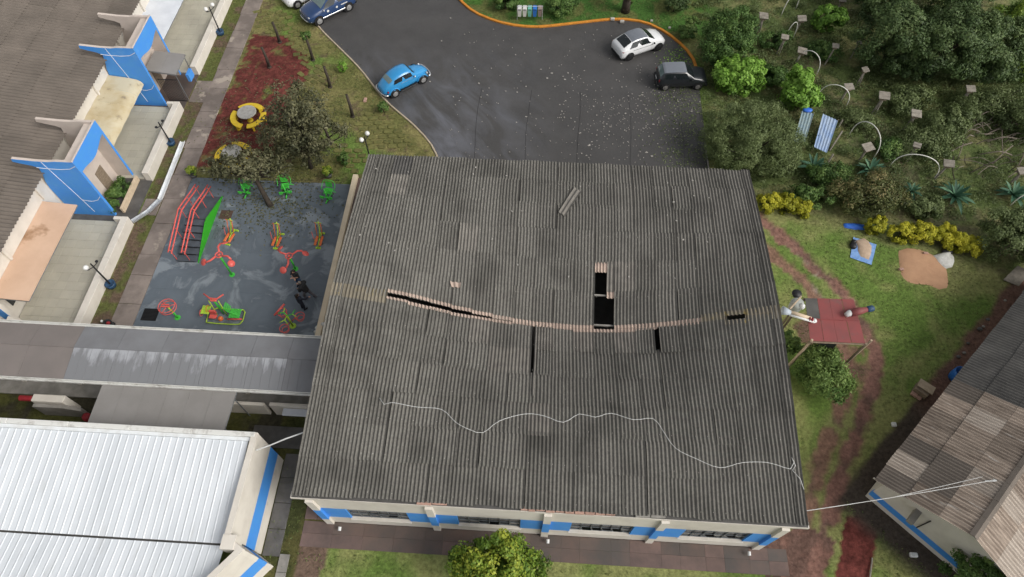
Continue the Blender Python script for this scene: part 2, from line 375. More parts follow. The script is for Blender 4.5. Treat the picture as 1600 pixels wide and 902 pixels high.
def make_ground():
    st = .17
    xs = np.arange(-46, 43, st); ys = np.arange(1, 55, st)
    X, Y = np.meshgrid(xs, ys, indexing='ij'); nx, ny = X.shape
    n1 = fbm(X, Y, .25, 1); n2 = fbm(X, Y, .9, 9); n3 = fbm(X, Y, 2.2, 21); n4 = vnoise(X, Y, 4.5, 33)
    def S(v, a, b): t = np.clip((v-a)/(b-a), 0, 1); return (t*t*(3-2*t))[..., None]
    C = lambda *c: np.array(c)
    lush = C(.115,.18,.04); dry = C(.225,.235,.088); olive = C(.135,.135,.048); soil = C(.10,.068,.05); dirt = C(.23,.125,.098); mulch = C(.125,.036,.030); dark = C(.045,.05,.02)
    c = lush+(dry-lush)*S(n1*.6+n2*.4, .36, .62)
    # trampled lawn on the right, greener toward the shelter
    # left court lawn
    ml = ((X < -6) & (Y > 27.5))[..., None]
    cl = olive+(C(.205,.185,.075)-olive)*S(n2, .4, .65); cl = cl+(lush*1.1-cl)*S(n1, .52, .68)
    cl = cl+(soil-cl)*S(n3*.6+n2*.4, .56, .7)*.7
    c = np.where(ml, cl, c)
    # garden of hives: weeds, soil and shade-loving growth
    gd = S(X*.35+Y-33.5+2.0*(n2-.5)*2, -1.2, 1.2)*S(X, 11.0, 12.5)
    cg = C(.085,.115,.038)+(C(.15,.15,.065)-C(.085,.115,.038))*S(n2, .38, .65); cg = cg*1.12; cg = cg+(C(.11,.092,.062)-cg)*S(n1*.5+n3*.5, .53, .66)*.6
    c = c+(cg-c)*gd
    hs_ = (S(Y, 43.2, 44.5)*S(X, -8, -7)*(1-S(X, 12.5, 14.5)))      # lawn behind the orange kerb
    c = c+((C(.055,.125,.025)+(C(.11,.125,.04)-C(.055,.125,.025))*S(n2, .45, .62))-c)*hs_
    # wheel ruts
    t1 = g2((1186,340),(1250,392),(1310,452),(1358,515),(1370,570),(1360,620),(1335,690),(1310,760),(1290,830),(1265,905))
    t2 = g2((1190,385),(1260,445),(1295,490),(1318,540),(1325,590),(1312,650),(1292,700),(1270,765),(1258,830),(1230,905))
    t3 = g2((1200,370),(1265,420),(1300,470))
    e = (n2-.5)*.9+(n3-.5)*.6
    d1 = seg_dist(X, Y, t1)+e; d2 = seg_dist(X, Y, t2)+e
    trk = np.maximum(1-S(d1, .26, .60), .9*(1-S(d2, .20, .52)))
    td = dirt*(.75+.5*n3[..., None]); td = td+(C(.15,.09,.072)-td)*S(n2, .48, .66)
    td = td+(C(.30,.24,.21)-td)*(1-S(seg_dist(X, Y, t3)+e, .2, .6))*S(n3, .4, .6)
    # bare ground round the shelter and the gym corner
    p1 = g2((1235,470),(1350,500),(1362,600),(1325,640),(1300,560),(1250,530))
    b1 = inpoly(X+e, Y+e, p1)[..., None]*S(n2, .36, .56)*.9
    p2 = g2((1160,868),(1255,815),(1310,840),(1285,905),(1110,930))
    b2 = inpoly(X+e*.8, Y+e*.8, p2)[..., None]*S(n2+.1, .36, .5)
    p3 = g2((1322,805),(1355,800),(1368,840),(1360,915),(1305,915))
    b3 = inpoly(X+e*.5, Y+e*.5, p3)[..., None]*1.0
    p4 = g2((398,52),(445,58),(478,85),(486,115),(462,150),(440,190),(430,235),(415,262),(300,262))
    b4 = inpoly(X+e*.9, Y+e*.9, p4)[..., None]*S(n2*.5+n3*.5+.12, .38, .56)
    c = c+(td-c)*trk; c = c+(td*.9-c)*b1; c = c+(td*.85-c)*b2
    mu = mulch*(.7+.6*n4[..., None]); c = c+(mu-c)*b3; c = c+(mu-c)*b4
    # soil strip by the dark corrugated building
    a = Vector((16.9,9.3)); dv = Vector((.69,.72)); dn = Vector((.72,-.69))
    q = (X-a.x)*dn.x+(Y-a.y)*dn.y
    al = (X-a.x)*dv.x+(Y-a.y)*dv.y
    st_ = S(q+e*.5, -1.15, -.75)*S(al, -1.5, -.5)*(1-S(q, 8.5, 9.5))*(1-S(al, 19, 20))
    sc = C(.145,.085,.065)*(.75+.5*n3[..., None]); sc = sc+(C(.06,.052,.042)-sc)*(1-S(al, 5.5, 8.5))*.9
    c = c+(sc-c)*st_
    # dark olive strip between the two blue-striped buildings, and the court-side planter soil
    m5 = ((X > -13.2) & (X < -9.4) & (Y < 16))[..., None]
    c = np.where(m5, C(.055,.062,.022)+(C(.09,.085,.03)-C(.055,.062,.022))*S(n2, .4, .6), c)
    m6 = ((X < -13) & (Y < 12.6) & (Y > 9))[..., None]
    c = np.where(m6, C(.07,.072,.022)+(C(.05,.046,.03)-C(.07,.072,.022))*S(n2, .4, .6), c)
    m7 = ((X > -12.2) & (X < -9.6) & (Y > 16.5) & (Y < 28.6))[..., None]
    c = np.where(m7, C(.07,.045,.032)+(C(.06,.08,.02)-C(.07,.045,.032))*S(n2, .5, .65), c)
    m8 = ((X > -25.4) & (X < -22.9) & (Y > 15))[..., None]
    vs_ = C(.10,.112,.036)+(C(.12,.085,.06)-C(.10,.112,.036))*S(n2*.6+n3*.4, .47, .62)
    c = np.where(m8, vs_, c)
    m9 = ((X > -10.6) & (X < -9.6+.6*n2) & (Y < 6.4))[..., None]
    c = np.where(m9, soil*1.5, c)
    c = c*(.88+.24*n4[..., None])
    Z = -.05+.05*n2+.03*n3-.05*trk[..., 0]
    hard = inpoly(X, Y, ASPH)|((X > -23.1) & (X < -11.6) & (Y > 16) & (Y < 28.4))|((X > -9.6) & (X < 11.6) & (Y > 6.7) & (Y < 27))
    Z = np.where(hard, -.06, np.minimum(Z, .02))
    V = np.stack([X, Y, Z], -1).reshape(-1, 3)
    idx = np.arange(nx*ny).reshape(nx, ny)
    F = np.stack([idx[:-1,:-1], idx[1:,:-1], idx[1:,1:], idx[:-1,1:]], -1).reshape(-1, 4)
    # skirt out to the horizon
    x0, x1, y0, y1 = xs[0], xs[-1], ys[0], ys[-1]; B = 900.; nb = len(V)
    sk = np.array([(x0,y0,-.02),(x1,y0,-.02),(x1,y1,-.02),(x0,y1,-.02),(-B,-B,-.02),(B,-B,-.02),(B,B,-.02),(-B,B,-.02)], float)
    V = np.concatenate([V, sk]); F = np.concatenate([F, nb+np.array([(4,5,1,0),(5,6,2,1),(6,7,3,2),(7,4,0,3)])])
    me = bpy.data.meshes.new('ground'); me.vertices.add(len(V)); me.vertices.foreach_set('co', V.astype(np.float32).ravel())
    me.loops.add(F.size); me.loops.foreach_set('vertex_index', F.ravel().astype(np.int32))
    me.polygons.add(len(F)); me.polygons.foreach_set('loop_start', np.arange(0, F.size, 4, dtype=np.int32)); me.update(calc_edges=True)
    cc = np.ones((len(V), 4), np.float32); cc[:nb, :3] = c.reshape(-1, 3); cc[nb:, :3] = (.10,.11,.04)
    at = me.color_attributes.new('albedo', 'FLOAT_COLOR', 'POINT'); at.data.foreach_set('color', cc.ravel())
    m = bpy.data.materials.new('ground_cover'); m.use_nodes = True; t = m.node_tree; N = t.nodes; L = t.links; b = N['Principled BSDF']
    a_ = N.new('ShaderNodeAttribute'); a_.attribute_name = 'albedo'
    g = N.new('ShaderNodeNewGeometry'); n = N.new('ShaderNodeTexNoise'); n.inputs['Scale'].default_value = 5.0; n.inputs['Detail'].default_value = 8; n.inputs['Roughness'].default_value = .7
    L.new(g.outputs['Position'], n.inputs['Vector'])
    mr = N.new('ShaderNodeMapRange'); mr.inputs['From Min'].default_value = .3; mr.inputs['From Max'].default_value = .7; mr.inputs['To Min'].default_value = .55; mr.inputs['To Max'].default_value = 1.45
    L.new(n.outputs[0], mr.inputs['Value'])
    h = N.new('ShaderNodeHueSaturation'); L.new(a_.outputs['Color'], h.inputs['Color']); L.new(mr.outputs[0], h.inputs['Value']); L.new(h.outputs[0], b.inputs['Base Color'])
    bm = N.new('ShaderNodeBump'); bm.inputs['Distance'].default_value = .06; L.new(n.outputs[0], bm.inputs['Height']); L.new(bm.outputs[0], b.inputs['Normal'])
    b.inputs['Roughness'].default_value = .95; b.inputs['Specular IOR Level'].default_value = .15
    struct(link('ground', me, m, None, True))
make_ground()

# asphalt car park: damp, with pale bluish swirls
def asphalt_mat():
    m = bpy.data.materials.new('asphalt'); m.use_nodes = True; MAT['asphalt'] = m
    t = m.node_tree; N = t.nodes; L = t.links; b = N['Principled BSDF']
    g = N.new('ShaderNodeNewGeometry')
    def nz(sc, st=(1,1,1), d=0, det=6, rz=0):
        mp0 = N.new('ShaderNodeMapping'); mp0.inputs['Rotation'].default_value = (0,0,rz); L.new(g.outputs['Position'], mp0.inputs['Vector']); mp = N.new('ShaderNodeMapping'); mp.inputs['Scale'].default_value = st; L.new(mp0.outputs[0], mp.inputs['Vector'])
        n = N.new('ShaderNodeTexNoise'); n.inputs['Scale'].default_value = sc; n.inputs['Detail'].default_value = det; n.inputs['Distortion'].default_value = d
        n.inputs['Roughness'].default_value = .6; L.new(mp.outputs[0], n.inputs['Vector']); return n.outputs[0]
    def mr(s, a, c, d=0., e=1.):
        r = N.new('ShaderNodeMapRange'); r.inputs['From Min'].default_value = a; r.inputs['From Max'].default_value = c; r.inputs['To Min'].default_value = d; r.inputs['To Max'].default_value = e
        L.new(s, r.inputs['Value']); return r.outputs[0]
    def mul(a, c):
        x = N.new('ShaderNodeMath'); x.operation = 'MULTIPLY'; L.new(a, x.inputs[0]); L.new(c, x.inputs[1]); return x.outputs[0]
    def mix(f, a, c):
        x = N.new('ShaderNodeMix'); x.data_type = 'RGBA'; L.new(f, x.inputs[0])
        for s, k in ((a, 6), (c, 7)):
            if isinstance(s, tuple): x.inputs[k].default_value = s+(1,)
            else: L.new(s, x.inputs[k])
        return x.outputs[2]
    sp = N.new('ShaderNodeSeparateXYZ'); L.new(g.outputs['Position'], sp.inputs[0])
    base = mix(mr(nz(.5), .35, .65), (.046,.045,.045), (.066,.064,.063))
    base = mix(mr(nz(30, det=3), .4, .75), base, (.082,.079,.077))
    # paler bluish streaks toward the south-west end of the yard
    west = mr(sp.outputs[0], 1.5, -6.0); south = mr(sp.outputs[1], 43.0, 34.0)
    swirl = mr(nz(.55, (.30,1.0,1), 1.2, 4, R(-128)), .42, .72)
    base = mix(mul(mul(west, south), swirl), base, (.145,.15,.172))
    L.new(base, b.inputs['Base Color'])
    L.new(mr(nz(.7, d=.5), .4, .62, .72, .42), b.inputs['Roughness']); b.inputs['Specular IOR Level'].default_value = .35
    bm = N.new('ShaderNodeBump'); bm.inputs['Distance'].default_value = .006; L.new(nz(70, det=3), bm.inputs['Height']); L.new(bm.outputs[0], b.inputs['Normal'])
asphalt_mat()
mb = MB(); n = len(ASPH); mb.add([(x, y, .012) for x, y in ASPH], [tuple(range(n))])
asp = struct(mb.build('asphalt_yard', 'asphalt'))
bm_seal = MB()
for k in range(5):      # tar joints across the yard
    x = -4.4+3.55*k
    bm_seal.tube([(x+.12*math.sin(i*1.3+k), 27.2+i*2.1, .012) for i in range(6)], [.012]*6, 5)
bm_seal.build('tar_joint', 'black_metal', asp)

def kerb(name, P, mname, w=.17, h=.13, step=1.0):
    root = struct(thing(name, None, None, P[0]))
    Q = resample(P, step)
    for a, b in zip(Q[:-1], Q[1:]):
        mid = (a+b)/2
        if not inview((mid.x, mid.y, 0), 60): continue
        d = (b-a).normalized(); nrm = Vector((-d.y, d.x, 0)); g = d*.006
        z = h+rng.uniform(-.008, .008); t = .025
        A, B = a+g, b-g; m = MB()
        m.add([A-nrm*w/2-Vector((0,0,.1)), B-nrm*w/2-Vector((0,0,.1)), B+nrm*w/2-Vector((0,0,.1)), A+nrm*w/2-Vector((0,0,.1)),
               A-nrm*w/2+Vector((0,0,z-t)), B-nrm*w/2+Vector((0,0,z-t)), B+nrm*w/2+Vector((0,0,z-t)), A+nrm*w/2+Vector((0,0,z-t)),
               A-nrm*(w/2-t)+Vector((0,0,z)), B-nrm*(w/2-t)+Vector((0,0,z)), B+nrm*(w/2-t)+Vector((0,0,z)), A+nrm*(w/2-t)+Vector((0,0,z))],
              [(0,1,5,4),(1,2,6,5),(2,3,7,6),(3,0,4,7),(4,5,9,8),(5,6,10,9),(6,7,11,10),(7,4,8,11),(8,9,10,11)])
        m.build('kerbstone', mname, root)
kerb('kerb_orange', nk, 'kerb_orange', .20, .14)
kerb('kerb_pale', wk, 'kerb_pale', .12, .07)

# exercise court: rubber surface slabs with low cast edging
court = struct(MB().box(-22.85, -12.1, 16.6, 28.15, -.05, .02).build('exercise_court', 'rubber'))
for i in range(4):
    for j in range(4):
        x0 = -22.8+i*2.672; y0 = 16.65+j*2.87
        MB().bbox(x0+.004, x0+2.668, y0+.004, y0+2.866, .021, .030, .003).build('rubber_panel', 'rubber', court)
# little square of bare soil left in the court
MB().box(-20.13, -19.35, 24.85, 25.55, .031, .036).build('soil_square', 'soil', court)
# drain grate
gr = thing('drain_grate', 'black slatted drain grate at the south-west corner of the exercise court', 'grate', (-22.1, 17.75, .03))
MB().box(-22.55, -21.65, 17.35, 18.15, .031, .04).build('pit', 'dark_void', gr)
for k in range(9): MB().box(-22.53, -21.67, 17.37+k*.087, 17.37+k*.087+.045, .041, .065).build('bar', 'black_metal', gr)

# cream kerb wall along the east side of the court
lw = thing('low_wall', 'long low cream wall between the exercise court and the gym', 'wall', (-11.9, 22.8, 0))
MB().bbox(-12.08, -11.76, 16.2, 28.6, -.05, .55, .02).build('coping', 'cream_coping', lw)
MB().box(-11.755, -11.60, 16.2, 28.5, -.05, .30).build('side', 'paver_red', lw)

# pavement beside the terraces
path = struct(MB().box(-24.2, -22.86, 14.0, 52, -.05, -.02).build('path', 'soil'))
y = 14.0
while y < 51:
    L_ = rng.choice([1.5, 2.0, 2.4])
    if inview((-23.5, y+1, 0), 80):
        o = rng.uniform(-.012, .012)
        MB().bbox(-24.2+rng.uniform(-.06,.06), -22.88, y+.012, y+L_-.012, -.04, .035+o, .01).build('slab', 'path_slab', path)
    y += L_
for (x0, x1, y0, y1) in ((-25.3,-24.22,35.1,37.3), (-25.3,-24.22,24.9,26.2), (-25.3,-24.22,15.6,17.0)):
    MB().bbox(x0, x1, y0, y1, -.04, .03, .01).build('slab', 'path_slab', path)

# paving round the gym
pav = struct(MB().box(-10.7, 12.4, 5.5, 6.86, -.05, -.03).build('gym_paving', 'soil'))
x = -10.6
while x < 12.2:
    wd = rng.choice([.9, 1.2, 1.5])
    for (y0, y1) in ((5.62, 6.245), (6.25, 6.82)):
        MB().bbox(x+.002, x+wd-.002, y0, y1, -.05, .02+rng.uniform(-.004,.004), .004).build('paver', 'paver_dark' if (rng.random() < .55 or 1.0 < x < 4.4) else 'paver_red', pav)
    x += wd
for i in range(2):
    for j in range(2):
        MB().bbox(-10.62+i*.62, -10.02+i*.62, 6.9+j*.75, 7.62+j*.75, -.05, .03, .01).build('paver', 'paver_red', pav)
# concrete strip east of the white-roofed block
cs = struct(MB().box(-12.3, -11.55, 5.0, 10.2, -.05, -.02).build('side_strip', 'soil'))
for j in range(4): MB().bbox(-12.28, -11.45, 5.1+j*1.25, 6.33+j*1.25, -.05, .03+rng.uniform(-.01,.01), .01).build('slab', 'concrete_dark', cs)
for j in range(2): MB().bbox(-11.43, -10.95, 3.6+j*.82, 4.4+j*.82, -.05, .05, .01).build('slab', 'concrete', cs)
MB().bbox(-14.3, -10.75, 10.35, 11.5, -.05, .05, .01).build('slab', 'concrete_dark', cs)

# turf laid in squares, joints open
sod = struct(thing('laid_turf', None, None, (-14, 34, 0)))
def sodfield(P, w, h, ang, keep=.9):
    xs = [p[0] for p in P]; ys = [p[1] for p in P]; cx, cy = sum(xs)/len(xs), sum(ys)/len(ys)
    M0 = Matrix.Rotation(ang, 4, 'Z'); R_ = 6
    for i in range(-int(R_/w), int(R_/w)+1):
        for j in range(-int(R_/h), int(R_/h)+1):
            p = Vector((cx, cy, 0))+M0 @ Vector((i*(w+.07)+(j % 2)*w*.5, j*(h+.06), 0))
            if not inpoly(np.array(p.x), np.array(p.y), P) or rng.random() > keep: continue
            a = ang+rng.gauss(0, .06); M = Matrix.Translation(p) @ Matrix.Rotation(a, 4, 'Z')
            ww, hh = w*rng.uniform(.85,1), h*rng.uniform(.85,1)
            m = MB(); K = 10
            ring = [(ww/2*(abs(math.cos(t))**.35)*math.copysign(1,math.cos(t))*rng.uniform(.92,1.05), hh/2*(abs(math.sin(t))**.35)*math.copysign(1,math.sin(t))*rng.uniform(.92,1.05)) for t in [2*math.pi*k/K+.2 for k in range(K)]]
            m.add([M @ Vector((a_, b_, -.05)) for a_, b_ in ring]+[M @ Vector((a_*.94, b_*.94, .045+rng.uniform(-.012,.012))) for a_, b_ in ring],
                  [tuple(range(K, 2*K))]+[(k, (k+1)%K, K+(k+1)%K, K+k) for k in range(K)])
            m.build('turf_square', 'sod', sod)
sodfield(g2((398,18),(440,14),(505,80),(470,95),(445,62),(400,50)), .62, .40, R(20))
sodfield(g2((470,95),(500,82),(520,120),(505,160),(470,150)), .62, .40, R(-35), .8)
sodfield(g2((560,180),(610,175),(648,232),(575,236),(560,215)), .62, .40, R(8), .95)
sodfield(g2((450,240),(570,215),(576,276),(440,276)), .62, .40, R(3), .55)

# ------------------------------------------------------------------ corrugated sheets
def corr_sheet(name, mname, parent, uv, surf, nw=6, amp=.038, nl=3, per=8, thick=True):
    """sheet over the strip given by uv(s,t)->(u,v); surf(u,v)->z; s across the waves, t along them"""
    n = nw*per; V = []; F = []
    for j in range(nl+1):
        for i in range(n+1):
            s, t = i/n, j/nl; u, v = uv(s, t)
            V.append((u, v, surf(u, v)+amp*math.cos(2*math.pi*nw*s)))
    m = n+1
    F = [(j*m+i, j*m+i+1, (j+1)*m+i+1, (j+1)*m+i) for j in range(nl) for i in range(n)]
    me = bpy.data.meshes.new(name); me.from_pydata(V, [], F); me.update()
    return link(name, me, mname, parent, True)

# ---- gymnasium
UW, UE, VS, VN, VR = -9.95, 12.15, 7.05, 26.55, 16.8
gym = thing('gymnasium', 'large gym hall with a sagging grey corrugated roof torn open along its ridge', 'building', (1.0, 16.8, 0))
SAGU = [-10,-9.7,-7.3,-6.2,-4.3,-2.3,0,2.4,4.1,5.7,7.6,10.2,12.3]; SAGZ = [0,0,.45,.75,1.45,1.9,2.3,2.45,2.35,2.05,1.55,.68,0]
def sag(u): return float(np.interp(u, SAGU, SAGZ))
def vridge(u): return VR-.10*sag(u)
def zroof(u, v):
    s = min(1.0, abs(v-VR)/9.75); z = 4.62+.98*(1-s**1.35)
    d = abs(v-vridge(u)); k = max(0., 1-d/8.6); g = k*k*(3-2*k)
    return z-sag(u)*g*(.55+.45*k)
CW = 1.055
CE = [UW]+[3.30+CW*k for k in range(-12, 9)]+[UE]; NC = len(CE)-1
HOLEC = CE.index(3.30)                     # column with the torn-out sheets
rows_n = np.linspace(VN, VR, 7); rows_s = np.linspace(VS, VR, 7)
for side, rows in (('n', rows_n), ('s', rows_s)):
    for r in range(6):
        for c in range(NC):
            u0, u1 = CE[c], CE[c+1]; uc = (u0+u1)/2
            va, vb = rows[r], rows[r+1]; sg = 1 if vb > va else -1
            if side == 'n':
                gap = float(np.interp(uc, [-8,-7.5,-7.1,-5,-3,-1.5,.4,12.2], [0,.0,.26,.27,.15,.05,.0,.0]))
                if r == 5: vb = vridge(uc)+gap+(.17 if 9.75 < uc < 10.8 else 0)
                if r == 4 and c == HOLEC: pass
                if c == HOLEC and r == 5: continue
            else:
                if r == 5: vb = vridge(uc)-.02-(.12 if 9.75 < uc < 10.8 else 0)
            du = rng.uniform(-.03, .03); slide = rng.uniform(-.04, .04); rot = rng.gauss(0, .004)
            if c in (0, NC-1): du = rot = 0.0; lift = rng.uniform(0, .006)
            mname = 'fibre_cement'
            w0, w1 = u0, u1
            if c == NC-1: w0 -= .06
            if c == 0: w1 += .06
            if side == 's':
                if r == 5:
                    slide += rng.uniform(-.08, .05)
                    if uc > -5: mname = 'fibre_pale' if rng.random() < .35 else mname
                    if -0.4 < u0 < .9: w0 += .15; mname = 'fibre_pale'
                    if 5.3 < u0 < 6.0: w1 -= .14; rot = .02; lift = .03
                    if 6.3 < u0 < 7.5: w0 += .05
                if r == 4:
                    if -0.4 < u0 < .9: w0 += .13
                    if -2.2 < uc < 0: mname = 'fibre_pale'
            if side == 'n' and r == 4 and c == HOLEC: w0 = u0+.62*CW; mname = 'fibre_pale'
            if side == 'n' and r == 4 and c == HOLEC+1: mname = 'fibre_pale'
            if side == 'n' and r == 0 and c == 2: mname = 'fibre_dark'
            if rng.random() < .02: mname = 'fibre_pale'
            ov = .16 if r < 5 else 0.0
            a, b = va-sg*(.0 if r else .12)+slide, vb+sg*ov*0+slide*.5
            a2 = a-sg*(.14 if r else 0)
            nw = 6 if (w1-w0) > .8*CW else max(2, round(6*(w1-w0)/CW))
            zl = .010*(r % 2)+lift+.012
            def uv(s, t, w0=w0, w1=w1, a2=a2, b=b, rot=rot, du=du):
                v = a2+(b-a2)*t; return (w0+(w1-w0)*s+du+rot*(v-a2), v)
            # each sheet laps over the one below it: its lower end rides up a little
            def sf(u, v, a2=a2, zl=zl, sg=sg): return zroof(u, v)+zl+.030*max(0., 1-abs(v-a2)/.5)
            corr_sheet('roof_sheet', mname, gym, uv, sf, nw=nw, nl=4)
# short piece left above the hole with its never-weathered lap showing
hu0 = 3.30
corr_sheet('roof_sheet', 'fibre_clean', gym, lambda s, t: (hu0+.62*CW*s, 20.10-.52*t), lambda u, v: zroof(u, v)+.035, nw=4, nl=2)
corr_sheet('roof_sheet', 'fibre_clean', gym, lambda s, t: (hu0+(.62+.36*s)*CW, 18.55-.34*t), lambda u, v: zroof(u, v)+.06, nw=2, nl=2)
MB().box(hu0, hu0+CW, 18.38, 18.46, zroof(hu0+.5, 18.4)-.10, zroof(hu0+.5, 18.4)-.02).build('purlin', 'concrete', gym)
MB().box(hu0, hu0+CW, 16.78, 16.86, zroof(hu0+.5, 16.8)-.12, zroof(hu0+.5, 16.8)-.03).build('purlin', 'concrete', gym)
# pink unweathered strips where ridge caps have gone, and the lichened caps that are left at both ends
c = 0
for c in range(NC):
    u0, u1 = CE[c], CE[c+1]; uc = (u0+u1)/2; cw_ = u1-u0; nw_ = max(2, round(6*cw_/CW))
    if uc < -7.4 or uc > 8.2:
        if 9.75 < uc < 10.8:
            for a0, b0 in ((u0, u0+.12), (u1-.12, u1)): corr_sheet('ridge_cap', 'fibre_lichen', gym, lambda s, t: (a0+(b0-a0)*s, vridge(a0)+.36-.72*t), lambda u, v: zroof(u, v)+.05-.06*abs(v-vridge(u)), nw=1, nl=2)
            corr_sheet('ridge_cap', 'fibre_lichen', gym, lambda s, t: (u0+cw_*s, vridge(u0)-.14-.24*t), lambda u, v: zroof(u, v)+.05, nw=nw_, nl=2); corr_sheet('ridge_cap', 'fibre_lichen', gym, lambda s, t: (u0+cw_*s, vridge(u0)+.12+.26*t), lambda u, v: zroof(u, v)+.05, nw=nw_, nl=2); continue
        for sg in (1, -1):
            corr_sheet('ridge_cap', 'fibre_lichen', gym, lambda s, t: (u0+cw_*s, vridge(u0+cw_*s)+sg*.38*t), lambda u, v: zroof(u, v)+.055-.06*abs(v-vridge(u)), nw=nw_, nl=2)
    else:
        if c != HOLEC:
            gp = float(np.interp(uc, [-8,-7.5,-7.1,-5,-3,-1.5,.4,12.2], [0,.0,.26,.27,.15,.05,.0,.0]))
            corr_sheet('lap_strip', 'fibre_clean', gym, lambda s, t: (u0+cw_*s, vridge(u0+cw_*s)+.0+gp+.19*t), lambda u, v: zroof(u, v)+.056, nw=nw_, nl=1)
        j = rng.uniform(-.06, .07); k_ = rng.uniform(-.035, .035)
        corr_sheet('lap_strip', 'fibre_clean', gym, lambda s, t: (u0+cw_*s, vridge(uc)+(vridge(u0+cw_*s)-vridge(uc))*.6+.02+k_-(.15+j)*t), lambda u, v: zroof(u, v)+.05, nw=nw_, nl=1)
# pale timber battens showing in the two slots
for (u, v0, v1) in ((.31, 13.7, 16.55), (.28, 12.2, 13.6)):
    m = MB(); m.tube([(u, v, zroof(u, v)+.06) for v in np.linspace(v0, v1, 5)], .045, 4); m.build('batten', 'fibre_pale', gym)
# bolt heads in rows
m = MB()
for rows in (rows_n, rows_s):
    for r in range(6):
        for k in range(int((UE-UW)/(.177*3))):
            u = UW+.177*3*k+.08; v = rows[r]+(.16 if rows[r] < VR else -.16)+rng.uniform(-.02,.02)
            if rng.random() < .25: continue
            z = zroof(u, v)+.055; m.box(u-.014, u+.014, v-.014, v+.014, z-.01, z+.012)
o = m.build('bolt_heads', 'chip', gym); o['kind'] = 'stuff'
# interior
MB().box(-9.3, 11.4, 7.1, 26.3, -.02, .03).build('hall_floor', 'concrete_dark', gym)
# walls
WB, WT = 1.1, 2.85
WIN = [(-8.03,-5.21), (-2.91,-.01), (2.31,5.13), (7.43,10.39)]
MB().box(-9.4, 11.45, 6.85, 7.05, -.05, WB).build('wall_base', 'beige_wall', gym)
MB().box(-9.4, 11.45, 6.85, 7.05, WT, 4.30).build('wall_top', 'beige_wall', gym)
edges = [-9.4]+[e for w_ in WIN for e in w_]+[11.45]
for k in range(0, len(edges), 2):
    MB().box(edges[k], edges[k+1], 6.852, 7.05, WB, WT).build('blue_panel', 'blue_paint', gym)
MB().box(-9.4, -9.2, 7.05, 26.4, -.05, 4.5).build('side_wall', 'beige_wall', gym)
MB().box(11.25, 11.45, 7.05, 26.4, -.05, 4.5).build('side_wall', 'beige_wall', gym)
MB().box(-9.4, 11.45, 26.4, 26.6, -.05, 4.5).build('rear_wall', 'beige_wall', gym)
for (u0, u1) in WIN:
    wn = MB().box(u0+.02, u1-.02, 6.97, 6.99, WB, WT).build('window', 'glass_dark', gym)
    fr = MB()
    for zz in (WB+.02, WB+.60, WB+1.16, WT-.06): fr.box(u0, u1, 6.93, 6.968, zz, zz+.045)
    n_ = 6
    for i in range(n_+1):
        x = u0+(u1-u0-.04)*i/n_; fr.box(x, x+.04, 6.925, 6.967, WB+.02, WT-.02)
    fr.build('window_frame', 'metal_frame', wn)
    for i in range(1, n_-1):
        if rng.random() < .8:
            x = u0+(u1-u0)*i/n_; M = Matrix.Translation((0, 6.90, WB+.75)) @ Matrix.Rotation(R(rng.uniform(12,26)), 4, 'X')
            MB().box(x+.04, x+(u1-u0)/n_-.02, -.006, .006, -.02, .50, M).build('pane', 'glass_dark', wn)
    MB().bbox(u0-.05, u1+.05, 6.77, 6.85, WB-.07, WB, .01).build('window_sill', 'beige_wall', wn)
for u in (-9.28, -4.02, 1.17, 6.21, 11.33):
    p = MB().box(u-.17, u+.17, 6.72, 6.848, -.05, WB).build('pilaster', 'beige_wall', gym); MB().box(u-.17, u+.17, 6.72, 6.848, WT, 4.28).build('pilaster_head', 'beige_wall', p)
    MB().box(u-.17, u+.17, 6.72, 6.848, WB, WT).build('blue_band', 'blue_paint', p)
# eaves beam, flared past the end walls
MB().prism([(-10.05,6.835),(12.25,6.835),(12.25,7.12),(-10.05,7.12)], 4.30, 4.48).build('eaves_beam', 'beige_wall', gym)
MB().prism([(-10.0,6.86),(12.2,6.86),(12.2,7.10),(-10.0,7.10)], 4.482, 4.50).build('gutter_shadow', 'concrete_dark', gym)  # dark strip painting the gutter's shadow along the beam top
for ue in (-9.95, 12.15):
    s_ = 1 if ue > 0 else -1
    MB().extr([(ue-s_*.06, v, zroof(ue, v)-.30) for v in np.linspace(7.2, 26.4, 13)]+[(ue-s_*.06, v, zroof(ue, v)-.04) for v in np.linspace(26.4, 7.2, 13)], (s_*.05, 0, 0)).build('barge_board', 'concrete', gym)
    MB().extr([(ue-s_*.62, v, 4.0) for v in (7.2, 26.4)]+[(ue-s_*.62, v, zroof(ue-s_*.66, v)-.12) for v in np.linspace(26.4, 7.2, 13)], (s_*.06, 0, 0)).build('gable_infill', 'beige_wall', gym)
# pipes at the foot of the wall
for u in (-8.75, 1.35, 10.95):
    MB().tube([(u, 6.58, .25), (u, 6.40, .22)], .075, 10).build('drain_pipe', 'plastic_white', gym)
# broken bricks on the eaves beam
for px0, px1, yy in ((652,700,779), (814,838,785), (838,868,786), (868,898,788), (898,930,790), (930,962,791), (992,1040,795)):
    for k in range(2):
        a = px0+(px1-px0)*k/2; b = px0+(px1-px0)*(k+1)/2-1.2
        p0, p1 = G(a, yy, 4.55), G(b, yy+.6, 4.55); z = 4.50+rng.uniform(0, .03); j = rng.uniform(-.02, .04)
        MB().bbox(p0.x, p1.x, 6.85+j, 7.02+j, 4.50, z+.10, .015).build('broken_brick', 'brick_broken' if px0 < 990 else 'concrete', gym)

